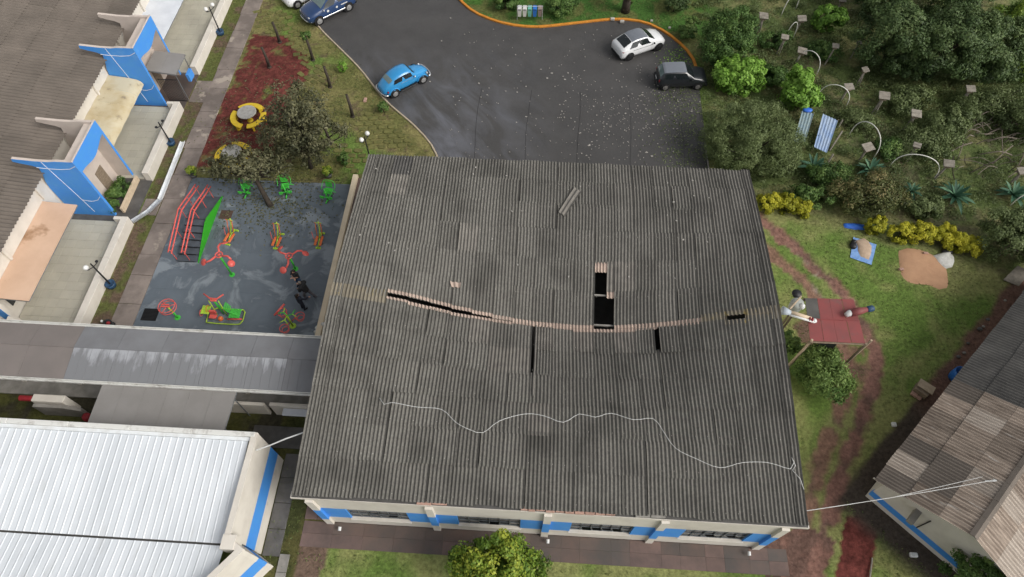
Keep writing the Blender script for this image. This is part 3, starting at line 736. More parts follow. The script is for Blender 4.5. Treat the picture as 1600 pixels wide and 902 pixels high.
# loose sheet pieces lying on the roof
def loose(name, label, pts, z, mname, nw, cat='roof sheet'):
    p = [G(a, b, z) for a, b in pts]; cx = sum(p, Vector())/4
    o = corr_sheet(name, mname, None, lambda s, t: tuple(((p[0]*(1-s)+p[1]*s)*(1-t)+(p[3]*(1-s)+p[2]*s)*t)[:2]), lambda u, v: zroof(u, v)+.11, nw=nw, nl=3)
    tag(o, label, cat)
loose('loose_roof_sheet', 'narrow broken corrugated strip lying askew on the upper half of the gym roof', [(898,292),(909,300),(884,336),(873,330)], 5.0, 'fibre_pale', 2)
loose('loose_roof_piece', 'small pale broken piece lying on the gym roof left of the ridge', [(702,432),(719,433),(718,440),(704,440)], 4.9, 'fibre_clean', 2)
m = MB()
for k in range(34):
    u, v = rng.uniform(UW+.5, UE-.5), rng.uniform(18.5, 26.2)
    s = rng.uniform(.025, .06); z = zroof(u, v)+.05
    M = Matrix.Translation((u, v, z)) @ Matrix.Rotation(rng.uniform(0,6), 4, 'Z')
    m.box(-s, s, -s*.6, s*.6, 0, .03, M)
tag(m.build('roof_grit', 'chip'), 'small pale fragments scattered over the upper gym roof', 'debris', kind='stuff')
# white wire snaking over the lower roof
W = [(593,622),(600,632),(612,629),(650,636),(690,640),(712,660),(735,672),(755,676),(780,658),(820,647),(850,650),(880,660),(905,647),(930,652),(955,646),(990,656),(1020,654),(1035,672),(1055,700),(1090,718),(1125,731),(1160,723),(1200,723),(1235,733),(1241,722),(1237,715),(1243,728),(1238,735),(1250,748),(1256,765)]
pts = []
for a, b in W:
    z = 4.6
    for _ in range(6):
        p = G(a, b, z); z = zroof(p.x, p.y)+.075
    pts.append(p)
tag(MB().tube(catmull(pts, .25), .016, 5).build('loose_wire', 'cable', None, True), 'long thin white wire snaking across the lower half of the gym roof', 'wire')

# ------------------------------------------------------------------ school block with blue portals
sch = thing('school_block', 'long school block with a brown corrugated roof along the left edge', 'building', (-35, 30, 0))
XE = -28.95; SL = math.tan(R(9)); ZE = 4.0
def zs(u): return ZE+(XE-u)*SL
me0 = None
LEN, WID = 1.62, 1.06
V = []; nW, per = 4, 8
for j in range(3):
    for i in range(nW*per+1):
        s = i/(nW*per); V.append((-(LEN+.14)*j/2, WID*s, .046*math.cos(2*math.pi*nW*s)+(.018 if j == 0 else 0)))
m_ = nW*per+1
for r in range(11):
    for c in range(36):
        u0 = XE-r*LEN; v0 = 14.2+c*WID
        if not any(inview((u0-a*LEN, v0+b*WID, zs(u0)), 220) for a in (0, 1) for b in (0, 1)): continue
        if me0 is None:
            me0 = bpy.data.meshes.new('school_sheet'); me0.from_pydata(V, [], [(j*m_+i+1, j*m_+i, (j+1)*m_+i, (j+1)*m_+i+1) for j in range(2) for i in range(nW*per)]); me0.update()
            me0.materials.append(MAT['fibre_brown']); me0.polygons.foreach_set('use_smooth', [True]*len(me0.polygons))
        o = bpy.data.objects.new('roof_sheet', me0); col.objects.link(o); o.parent = sch
        o.location = Vector((u0+rng.uniform(-.015,.015), v0, zs(u0)+rng.uniform(0,.006)))-sch.location
        o.rotation_euler = (0, math.atan(SL)-.006, rng.gauss(0,.002))
MB().box(-29.80, -29.55, 13.5, 52, -.05, 3.93).build('facade', 'beige_wall', sch)
MB().extr([(-46,13.5,-.05),(-46,13.5,6.0),(-29.6,13.5,3.93),(-29.6,13.5,-.05)], (0,.2,0)).build('end_wall', 'beige_wall', sch)
for k in range(5):
    v0 = 17.4+k*1.3; w_ = MB().box(-29.545, -29.53, v0, v0+1.15, .9, 2.2).build('window', 'glass_dark', sch)
    MB().box(-29.525, -29.50, v0+.54, v0+.60, .9, 2.2).build('window_frame', 'metal_frame', w_)
for k in range(4):
    v0 = 28.6+k*1.4; w_ = MB().box(-29.545, -29.53, v0, v0+1.2, .9, 2.1).build('window', 'glass_dark', sch)
    MB().box(-29.525, -29.50, v0+.54, v0+.60, .9, 2.1).build('window_frame', 'metal_frame', w_)
for k in range(8):
    v0 = 15+k*4.4; MB().bbox(-29.54, -29.40, v0, v0+.16, 2.6, 3.8, .01).build('downpipe', 'beige_wall', sch)

def portal(name, label, vs, vn, grp='blue entrance portals of the school'):
    P = thing(name, label, 'portal', (-27.8, (vs+vn)/2, 0), group=grp)
    def fin(v, face, other, t=.17):
        prof = [(-29.45,0),(-26.72,0),(-26.72,4.25)]
        prof += [(-26.72,5.02),(-27.75,5.02)]
        prof += [(-28.2,4.96),(-29.0,4.98),(-30.28,5.10),(-30.32,4.86),(-29.9,4.72),(-29.35,4.58),(-29.05,4.42),(-29.15,3.9),(-29.4,3.2),(-29.5,2.6)]
        o = MB().extr([(u, v, z) for u, z in prof][::-1], (0, t, 0)).build('fin', other, P)
        if face:
            MB().extr([(u, v-.004, z) for u, z in prof][::-1], (0, .003, 0)).build('painted_face', 'blue_paint', o)
            # white lines
            ln = MB(); ln.tube([(-29.15+.0*i, v-.006, 4.45) for i in range(1)]+[(-28.6,v-.006,4.38),(-27.8,v-.006,4.36),(-27.2,v-.006,4.42),(-26.74,v-.006,4.68)], .022, 4)
            ln.build('white_line', 'white_line', o)
            ln = MB(); ln.tube([(-28.6,v-.006,4.95),(-28.15,v-.006,2.2),(-27.9,v-.006,.4)], .018, 4); ln.build('white_line', 'white_line', o)
            ln = MB(); ln.tube([(-28.05,v-.006,1.55),(-27.5,v-.006,1.45),(-27.05,v-.006,1.6),(-26.74,v-.006,1.95)], .02, 4); ln.build('white_line', 'white_line', o)
        return o
    fs = fin(vs, True, 'beige_pink'); fn = fin(vn, False, 'beige_pink')
    MB().box(-26.716, -26.70, vs, vs+.17, 0, 5.0).build('painted_edge', 'blue_paint', fs)
    MB().box(-26.716, -26.70, vn, vn+.17, 0, 5.0).build('painted_edge', 'blue_paint', fn)
    MB().box(-27.40, -26.74, vs+.172, vn-.002, 4.15, 4.86).build('lintel', 'beige_pink', P)
    cur = [(-26.715, vs+.17+(vn-vs-.17)*i/10, 3.90+.16*math.cos(i/10*2*math.pi)) for i in range(11)]
    MB().extr(cur+[(-26.715, vn, 5.03), (-26.715, vs+.17, 5.03)], (.016, 0, 0)).build('fascia', 'blue_paint', P)
    MB().bbox(-26.80, -26.70, vs-.01, vn+.18, 5.035, 5.08, .01).build('coping', 'beige_pink', P)
    MB().box(-27.75, -27.70, vs+.18, vn-.01, .0, 4.1).build('recess_wall', 'beige_pink', P)
    MB().box(-27.69, -27.66, vs+1.7, vs+2.5, .05, 2.0).build('door', 'wood_old', P)
    return P
portal('entrance_portal', 'blue finned entrance portal farthest up the school block, grey awning beside it', 34.55, 37.75)
portal('entrance_portal', 'blue finned entrance portal with a planted bed at its foot, middle of the school block', 24.70, 27.9)
bw = thing('blue_wall_end', 'blue wall end with a cream foot cut by the left edge above the covered walkway', 'wall', (-30, 16.3, 0))
MB().box(-31.5, -29.0, 16.5, 16.75, -.05, 2.3).build('wall', 'beige_wall', bw); MB().box(-31.5, -29.0, 16.49, 16.498, -.05, 2.3).build('painted_face', 'blue_paint', bw)
MB().extr([(-29.0,15.4,0),(-28.4,15.4,0),(-28.4,15.4,.9),(-29.0,15.4,1.5)], (0,1.05,0)).build('foot', 'beige_wall', bw)

def awning(name, label, quad, t, mname, cat='awning', ribs=0, posts=()):
    c = sum((Vector(p) for p in quad), Vector())/4
    a = thing(name, label, cat, (c.x, c.y, 0))
    MB().slab(quad, t).build('canopy', mname, a)
    q = [Vector(p) for p in quad]
    fr = MB()
    for i in range(4): fr.tube([q[i]-Vector((0,0,t+.03)), q[(i+1)%4]-Vector((0,0,t+.03))], .025, 6)
    fr.build('frame', 'metal_frame', a)
    for k in range(1, ribs):
        s = k/ribs; p0 = q[0]+(q[1]-q[0])*s; p1 = q[3]+(q[2]-q[3])*s
        MB().tube([p0+Vector((0,0,.006)), p1+Vector((0,0,.006))], .012, 5).build('seam', mname, a)
    for (x, y, z) in posts: MB().tube([(x,y,0),(x,y,z)], .03, 8).build('post', 'metal_frame', a)
    return a
awning('flat_awning', 'flat tan awning with a rusty stain over the near terrace', [(-29.54,17.0,2.55),(-27.55,17.0,2.35),(-27.55,23.7,2.35),(-29.54,23.7,2.55)], .05, 'awn_tan')
# cream awning with a rounded drop edge
ca = thing('curved_awning', 'stained cream fibreglass awning with rounded edge between two blue portals', 'awning', (-28.5, 31.3, 0))
prof = [(-29.54,2.72),(-29.0,2.66),(-28.4,2.58),(-27.95,2.50),(-27.65,2.40),(-27.45,2.24),(-27.38,2.02)]
npan = 5
for k in range(npan):
    v0 = 28.3+k*1.24; v1 = v0+1.235; m = MB(); vs = []
    for v in np.linspace(v0, v1, 5): vs += [(u, v, z+.02*math.cos((v-v0)/1.235*2*math.pi)) for u, z in prof]
    L_ = len(prof); m.add(vs, [(j*L_+i, j*L_+i+1, (j+1)*L_+i+1, (j+1)*L_+i) for j in range(4) for i in range(L_-1)])
    m.build('panel', 'awn_cream', ca, True)
MB().tube([(-29.5,28.3,2.62),(-27.6,28.3,2.33)], .03, 6).tube([(-29.5,34.45,2.62),(-27.6,34.45,2.33)], .03, 6).build('bracket', 'metal_frame', ca)
awning('flat_awning', 'pale silvery awning above the far terrace at the top of the picture', [(-29.54,38.3,2.65),(-27.3,38.3,2.4),(-27.3,50,2.4),(-29.54,50,2.65)], .05, 'awn_white')
awning('small_awning', 'small grey entrance awning on the far blue portal', [(-27.35,35.3,2.6),(-25.25,35.2,2.4),(-25.25,37.3,2.4),(-27.35,37.3,2.6)], .06, 'awn_grey', ribs=2, posts=((-25.35,35.3,2.3),(-25.35,37.2,2.3)))
gt = thing('gate', 'black barred gate with blue panel under the small grey awning', 'gate', (-25.6, 35.2, 0))
for k in range(12): MB().tube([(-26.6+.11*k,35.1,.1),(-26.6+.11*k,35.1,2.0)], .016, 5).build('bar', 'black_metal', gt)
MB().box(-26.65,-25.3,35.08,35.12,1.98,2.03).box(-26.65,-25.3,35.08,35.12,.08,.12).build('rail', 'black_metal', gt)
MB().box(-25.25,-25.05,36.2,36.9,.9,1.5).build('panel', 'blue_paint', gt)

def terrace(label, v0, v1, seed):
    t = thing('terrace', label, 'terrace', (-27.5, (v0+v1)/2, 0), group='tiled terraces along the school')
    MB().box(-29.5, -25.8, v0, v1, -.05, .19).build('base', 'concrete', t)
    s = .60; me = None; nx = 6; x0 = -29.48
    ny = int((v1-v0)/s)
    for i in range(nx):
        for j in range(ny+1):
            a, b = v0+j*s, min(v0+(j+1)*s, v1)
            if b-a < .1 or not inview((x0+i*s, a, 0), 60): continue
            MB().bbox(x0+i*s+.005, x0+(i+1)*s-.005, a+.005, b-.005, .191, .21+rng.uniform(0,.003), .004).build('tile', 'terrace_tile', t)
    MB().bbox(-25.78, -25.36, v0, v1, -.05, .78, .015).build('parapet', 'pipe_beige' if False else 'beige_wall', t)
    MB().bbox(-26.25, -25.79, v1-.22, v1-.005, -.05, .78, .015).build('parapet_return', 'beige_wall', t)
    return t
terrace('tiled terrace under the tan awning, nearest the covered walkway', 15.4, 24.15, 1)
terrace('tiled terrace beneath the cream curved awning', 27.7, 34.3, 2)
terrace('tiled terrace at the far end of the school, beneath the silvery awning', 37.9, 50, 3)
bp = MB().box(-29.5, -25.4, 24.16, 27.69, -.05, .06).build('entry_floor', 'concrete_dark', sch)
MB().box(-29.5, -25.4, 34.31, 37.89, -.05, .06).build('entry_floor', 'paver_dark', sch)

# ------------------------------------------------------------------ covered walkway
cw = thing('covered_walkway', 'flat grey roofed walkway joining the school to the gym', 'walkway', (-19, 13.8, 0))
YN, YS, YRD = 15.25, 12.28, 13.95
edges_ = [-31.0,-28.6,-25.6,-23.25,-21.0,-18.7,-16.4,-14.1,-12.2,-10.3]
for k, (a, b) in enumerate(zip(edges_[:-1], edges_[1:])):
    MB().slab([(a+.006,YRD,3.28),(b-.006,YRD,3.28),(b-.006,YN,3.10),(a+.006,YN,3.10)], .03).build('roof_panel', 'walk_brown' if b < -22 else 'walk_roof', cw)
    MB().slab([(a+.006,YS,3.02),(b-.006,YS,3.02),(b-.006,YRD+.05,3.25),(a+.006,YRD+.05,3.25)], .03).build('roof_panel', 'walk_wet_sheen' if (a > -23.5 and b < -12) else ('walk_brown' if b < -23 else 'walk_roof'), cw)
for k in range(1, 26):
    x = -23.2+.47*k
    MB().tube([(x,YS+.05,3.035),(x,YRD,3.262)], .006, 4).build('seam', 'walk_roof', cw)
for y, z in ((YN+.07, 3.10), (YS-.07, 3.02)):
    for k in range(7):
        a = -31+k*2.96; MB().box(a, a+2.95, y-.07, y-.045, z-.08, z+.06).box(a, a+2.95, y+.045, y+.07, z-.08, z+.06).box(a, a+2.95, y-.044, y+.044, z-.08, z-.05).build('gutter', 'old_gutter', cw)
for k in range(6):
    x = -27.5+k*3.1
    for y in (13.3, 14.7): MB().box(x-.1, x+.1, y-.1, y+.1, -.05, 2.98).build('post', 'beige_wall', cw)
MB().box(-31, -10.0, 12.5, 15.0, -.05, .08).build('floor', 'concrete', cw)
MB().bbox(-21.5, -13.6, 12.14, 12.32, -.05, 1.25, .02).build('side_wall', 'beige_wall', cw)
MB().bbox(-13.3, -10.2, 12.14, 12.32, -.05, 1.35, .02).build('side_wall', 'beige_wall', cw)
# grey lean-to awning to the white block
awning('wide_awning', 'wide flat grey awning between the covered walkway and the white roof', [(-21.35,10.05,2.72),(-14.6,10.05,2.72),(-14.45,12.18,2.92),(-21.25,12.18,2.92)], .05, 'awn_grey', ribs=6, posts=((-14.7,10.4,2.7),(-14.7,12.0,2.8)))
# white stub wall with red posts
sw = thing('stub_wall', 'cream ramp wall stub with dark red ends south of the covered walkway', 'wall', (-24, 11.9, 0))
MB().bbox(-25.6, -23.9, 11.62, 12.02, -.05, 1.5, .03).build('wall', 'beige_wall', sw)
MB().extr([(-25.6,11.60,0),(-23.2,11.60,0),(-23.2,11.60,.9),(-24.0,11.60,1.2),(-25.6,11.60,1.2)], (0,-.18,0)).build('ramp_side', 'concrete', sw)
MB().tube([(-26.3,11.8,1.35),(-25.62,11.8,1.35)], .15, 12).build('red_end', 'red_dark', sw)
rp = thing('red_bollard', 'dark red round bollard beside the cream ramp wall', 'bollard', (-22.9, 11.2, 0))
MB().lathe([(.22,0),(.22,.75),(.20,.82),(0.0001,.85)], 14, (-22.9,11.2,-.02)).build('post', 'red_dark', rp, True)
ac = thing('wall_ledge', 'pale blue metal ledge on the walkway wall beside the gym', 'shelf', (-11.4, 12, 0))
MB().bbox(-12.6,-10.3,11.75,12.12,1.0,1.12,.02).build('shelf', 'awn_white', ac)
MB().tube([(-12.3,12.1,.5),(-12.3,11.8,1.0)], .025, 6).tube([(-10.6,12.1,.5),(-10.6,11.8,1.0)], .025, 6).build('bracket', 'metal_frame', ac)

# ------------------------------------------------------------------ white-roofed block
wb = thing('white_roofed_block', 'block with ribbed white metal roof and blue stripe at bottom left', 'building', (-19, 6, 0))
XW, XEW = -30.0, -12.72
def rib_panel(name, x0, x1, ya, za, yb, zb, mname, parent):
    prof = []
    w_ = x1-x0; nr = 3; p = w_/nr
    for k in range(nr):
        b = x0+k*p
        prof += [(b,0),(b+.03,.02),(b+.06,.02),(b+.09,0)]
    prof.append((x1, 0)); m = MB(); n_ = len(prof)
    m.add([(x, ya, za+h) for x, h in prof]+[(x, yb, zb+h) for x, h in prof], [(i+1, i, n_+i, n_+i+1) if ya < yb else (i, i+1, n_+i+1, n_+i) for i in range(n_-1)])
    return m.build(name, mname, parent)
x = XEW
while x > XW:
    if True:
        rib_panel('roof_panel', x-1.0+.004, x, 9.35, 4.02+rng.uniform(0,.004), 4.95, 3.56, 'white_metal', wb)
        rib_panel('roof_panel', x-1.0+.004, x, 4.86, 3.55+rng.uniform(0,.004), 0.5, 4.0, 'white_metal', wb)
    x -= 1.0
MB().box(XW, XEW, 4.80, 5.0, 3.40, 3.44).build('valley_gutter', 'concrete_dark', wb)
for k in range(6):
    a = -30+k*2.93; b = a+2.92
    MB().box(a, b, 9.36, 9.52, 3.95, 4.10).build('flashing', 'white_flash', wb)
    MB().bbox(a, b, 9.53, 9.76, 3.85, 4.22, .02).build('parapet', 'old_gutter', wb)
CZ = [4.20]
def striped(a, b, name='wall'):
    """wall from a to b (plan points), cream with a blue band"""
    a, b = Vector(a+(0,)), Vector(b+(0,)); d = (b-a).normalized(); n_ = Vector((-d.y, d.x, 0))*.2
    for (z0, z1, mm, nm) in ((-.05,.95,'beige_wall','wall'), (.95,2.15,'blue_paint','blue_band'), (2.15,4.02,'beige_wall','wall')):
        MB().prism([tuple(p[:2]) for p in (a, b, b+n_, a+n_)], z0, z1).build(nm, mm, wb)
    q = n_*1.2
    MB().prism([tuple(p[:2]) for p in (a-q*.1, b-q*.1, b+q, a+q)], 4.022, CZ[0]).build('coping', 'beige_wall', wb); CZ[0] += .009
striped((-12.35,5.15), (-12.35,9.74)); striped((-11.62,4.66), (-12.34,5.08)); striped((-13.6,2.2), (-11.66,4.60))
MB().box(-30,-12.6,9.50,9.72,-.05,3.84).build('rear_wall', 'beige_wall', wb)
MB().prism([(-12.62,4.62),(-12.05,4.62),(-12.05,5.22),(-12.62,5.22)], 3.4, 4.24).build('corner_cap', 'beige_wall', wb)
cbl = [(-12.3,9.0,3.9),(-11.6,9.2,4.15),(-10.9,9.45,4.4),(-10.0,9.75,4.62)]
tag(MB().tube(cbl, .035, 6).build('overhead_pipe', 'plastic_white'), 'thin white pipe spanning from the white-roofed block to the gym roof', 'pipe')

# ------------------------------------------------------------------ block at lower right
rb = thing('corner_block', 'cream block with weathered brown and dark corrugated roof at lower right', 'building', (19, 8, 0))
RC = Vector((16.2, 9.53, 3.0)); RE = Vector((.692, .722, 0)).normalized(); RN = Vector((RE.y, -RE.x, 0))
RISE = 1.63/3.88
def rp_(e, n_, dz=0): return RC+RE*e+RN*n_+Vector((0, 0, RISE*min(n_, 7.76-n_)+dz))
nr_ = 0
for side in (0, 1):
    for r in range(3):
        for c in range(19):
            e0 = c*1.06; n0 = r*1.293+(3.88 if side else 0); n1 = n0+1.293
            na, nb = (n0, n1+.12) if not side else (n1, n0-.0)
            mname = 'fibre_tan' if e0 < 7.0 else 'fibre_dark'
            if side: mname = 'fibre_tan'
            if mname == 'fibre_tan' and rng.random() < .16: mname = 'fibre_bleached'
            elif mname == 'fibre_tan' and rng.random() < .2: mname = 'fibre_brown'
            sl = rng.uniform(-.02,.02); n_ = 6*6; Vv = []
            for j in range(3):
                for i in range(n_+1):
                    s = i/n_; nn = na+(nb-na)*j/2
                    p = rp_(e0+1.06*s, min(nn+sl, 3.88) if not side else max(nn+sl, 3.88), .036*math.cos(2*math.pi*6*s)+.012*(r % 2)+(.02 if j == 0 else 0)); Vv.append(tuple(p))
            mm_ = n_+1
            fs = [(j*mm_+i, (j+1)*mm_+i, (j+1)*mm_+i+1, j*mm_+i+1) for j in range(2) for i in range(n_)]
            if side: fs = [f[::-1] for f in fs]
            me = bpy.data.meshes.new('roof_sheet'); me.from_pydata(Vv, [], fs); me.update(); link('roof_sheet', me, mname, rb, True)
for k in range(19):
    m = MB(); a, b = rp_(k*1.06, 3.70, .06), rp_((k+1)*1.06-.01, 3.70, .06); c_, d_ = rp_((k+1)*1.06-.01, 3.88, .08), rp_(k*1.06, 3.88, .08); e_, f_ = rp_((k+1)*1.06-.01, 4.06, .06), rp_(k*1.06, 4.06, .06)
    m.add([a,b,c_,d_,e_,f_], [(0,1,2,3),(3,2,4,5)]); m.build('ridge_cap', 'fibre_brown', rb)
WC = Vector((17.17, 9.62, 0))
def wq(e, n_, z): q = WC+RE*e+RN*n_; return Vector((q.x, q.y, z))
off = (WC-RC).dot(RN)
def zt(n_): return 3.0+RISE*min(n_+off, 7.76-n_-off)-.05
MB().extr([wq(0,0,.85), wq(0,6.5,.85), wq(0,6.5,zt(6.5)), wq(0,3.88-off,zt(3.88-off)), wq(0,0,zt(0))], RE*.2).build('gable_wall', 'beige_wall', rb)
MB().extr([wq(0,0,.35), wq(0,6.5,.35), wq(0,6.5,.85), wq(0,0,.85)], RE*.2).build('blue_band', 'blue_paint', rb)
MB().extr([wq(.002,0,-.05), wq(.002,6.5,-.05), wq(.002,6.5,.35), wq(.002,0,.35)], RE*.2).build('plinth', 'beige_wall', rb)
MB().extr([wq(.2,.002,-.05), wq(18,.002,-.05), wq(18,.002,zt(0)), wq(.2,.002,zt(0))], RN*.2).build('side_wall', 'beige_wall', rb)
MB().extr([wq(.2,6.3,-.05), wq(18,6.3,-.05), wq(18,6.3,zt(6.5)), wq(.2,6.3,zt(6.5))], RN*.2).build('side_wall', 'beige_wall', rb)
MB().extr([wq(18,.1,-.05), wq(18,6.5,-.05), wq(18,6.5,zt(6.5)), wq(18,3.88-off,zt(3.88-off)), wq(18,.1,zt(.1))], RE*.2).build('gable_wall', 'beige_wall', rb)
MB().extr([wq(-.62,-.68,2.86), wq(-.62,3.88-off,zt(3.88-off)-.10), wq(-.62,3.88-off,zt(3.88-off)-.02), wq(-.62,-.68,2.94)], RE*.04).build('barge_board', 'beige_wall', rb)
b0 = wq(-.0, 1.55, 1.9)
MB().extr([b0, b0-RE*.75+Vector((0,0,.1)), b0-RE*.75+Vector((0,0,.35)), b0+Vector((0,0,.35))], RN*.28).build('wall_bracket', 'concrete', rb)
b1 = wq(-.02, 2.3, 1.0)
MB().tube([b1+Vector((0,0,1.2)), b1-RE*.05], .03, 6).build('conduit', 'black_metal', rb)

# ------------------------------------------------------------------ vehicles
class Loft:
    def __init__(s, st): s.st = st
    def prof(s, k):
        x, w, zb, zm, zl, wt, zt, cr = s.st[k]
        return [Vector((x, y, z)) for y, z in ((w*.90,zb),(w*.985,(zb+zm)/2),(w,zm),(w*.975,zl),(wt,zt),(wt*.62,zt+cr*.75),(0,zt+cr))]
    def P(s, i, j):
        sg = 1
        if j > 6: j = 12-j; sg = -1
        k = min(int(i), len(s.st)-2); f = i-k; a, b = s.prof(k), s.prof(k+1)
        q = min(int(j), 5); g = j-q
        p = (a[q]*(1-g)+a[q+1]*g)*(1-f)+(b[q]*(1-g)+b[q+1]*g)*f
        return Vector((p.x, p.y*sg, p.z))
    def body(s):
        m = MB(); n = 13
        for k in range(len(s.st)):
            a = s.prof(k); m.v += [tuple(p) for p in a]+[(p.x, -p.y, p.z) for p in a[5::-1]]
        for k in range(len(s.st)-1):
            for j in range(n-1): m.f.append((k*n+j, (k+1)*n+j, (k+1)*n+j+1, k*n+j+1))
            m.f.append((k*n+n-1, (k+1)*n+n-1, (k+1)*n, k*n))
        m.f.append(tuple(range(n))); m.f.append(tuple((len(s.st)-1)*n+j for j in range(n-1,-1,-1)))
        return m
    def patch(s, i0, i1, j0, j1, off=.012, ni=4, nj=4, skew=0.0):
        m = MB(); V = []
        def steps(a, b, n, extra):
            s_ = {round(a+(b-a)*k/n, 4) for k in range(n+1)}
            if extra: s_ |= {float(k) for k in range(int(math.ceil(min(a, b))), int(max(a, b))+1)}
            return sorted(s_, reverse=b < a)
        IS = steps(i0, i1, ni, not skew); JS = steps(j0, j1, nj, True); ni, nj = len(IS)-1, len(JS)-1
        for ii in IS:
            for j in JS:
                t = (j-j0)/(j1-j0); i = ii+skew*(t-.5)
                e = .03; p = s.P(i, j); di = s.P(min(i+e, len(s.st)-1.001), j)-s.P(max(i-e, 0), j); dj = s.P(i, min(j+e, 12))-s.P(i, max(j-e, 0))
                nn = di.cross(dj); nn = nn.normalized() if nn.length > 1e-9 else Vector((0,0,1))
                c = Vector((p.x, 0, .6))
                if nn.dot(p-c) < 0: nn = -nn
                V.append(p+nn*off)
        m.add(V, [(a*(nj+1)+b, (a+1)*(nj+1)+b, (a+1)*(nj+1)+b+1, a*(nj+1)+b+1) for a in range(ni) for b in range(nj)])
        return m
def wheel(root, x, y, r, w, rimmat, side):
    MX = Matrix.Rotation(-side*math.pi/2, 4, 'X')
    t = MB().lathe([(r*.62,-w/2),(r*.93,-w/2),(r,-w*.32),(r,w*.32),(r*.93,w/2),(r*.62,w/2)], 20, (x,y,r), MX).build('wheel', 'tyre', root, True, world=False)
    rm = MB().lathe([(r*.66,w*.5+.002),(r*.62,w*.5+.014),(r*.46,w*.5+.005),(r*.18,w*.5+.008),(r*.14,w*.5+.018),(.0001,w*.5+.018)], 16, (x,y,r), MX).build('rim', rimmat, t, True, world=False)
    return t
def car(name, label, rear_px, front_px, st, wb, paint, rimmat, W, r=.30, extra=None, win=None, bump='paint', group='cars in the yard', roofmat=None, glass='car_glass', backglass=None, frontglass=None):
    a, b = G(*rear_px), G(*front_px); d = (b-a).normalized(); mid = (a+b)/2
    nrm = Vector((-d.y, d.x, 0)); nrm = nrm if nrm.y > 0 else -nrm
    c = mid+nrm*(W-.02)
    rz = math.atan2(d.y, d.x)
    root = thing(name, label, 'car', (c.x, c.y, .013), rz, group)
    lf = Loft(st); lf.body().build('body', paint, root, True, world=False)
    if win:
        ws, rw, sides, roofp = win
        lf.patch(ws[0], ws[1], 4.12, 7.88, .012, 3, 8).build('windscreen', frontglass or glass, root, True, world=False)
        lf.patch(rw[0], rw[1], 4.2, 7.8, .012, 3, 8).build('rear_window', backglass or glass, root, True, world=False)
        for (i0, i1, sk) in sides:
            for m_ in (0, 1):
                j0, j1 = (3.12, 3.86) if not m_ else (8.88, 8.14)
                lf.patch(i0, i1, j0, j1, .010, 4, 3, sk).build('side_window', glass, root, True, world=False)
        if roofp and roofmat: lf.patch(roofp[0], roofp[1], 4.05, 7.95, .008, 4, 8).build('roof_panel', roofmat, root, True, world=False)
    xf, xr = wb/2, -wb/2
    for x in (xf, xr):
        for sd_ in (1, -1):
            MB().lathe([(r*1.22,-.004),(r*1.22,.004),(.001,.004)], 20, (x, sd_*(W+.003), r+.02), Matrix.Rotation(-sd_*math.pi/2, 4, 'X')).build('wheel_arch', 'plastic_black', root, world=False)
            wheel(root, x, sd_*(W-.06), r, .19, rimmat, sd_)
    if extra: extra(root, lf)
    return root
def lamp_box(root, name, mname, x, y, z, sx, sy, sz, rz=0):
    M = Matrix.Translation((x,y,z)) @ Matrix.Rotation(rz, 4, 'Z')
    MB().ball((x,y,z), (sx,sy,sz), 10, 6).build(name, mname, root, True, world=False)
def plate(root, x, z): MB().box(x-.008, x+.008, -.2, .2, z-.06, z+.06).build('number_plate', 'plastic_white', root, world=False)
def mirrors(root, x, y, z, m_):
    for s in (1,-1): MB().ball((x, s*y, z), (.06,.10,.07), 8, 6).build('mirror', m_, root, True, world=False)

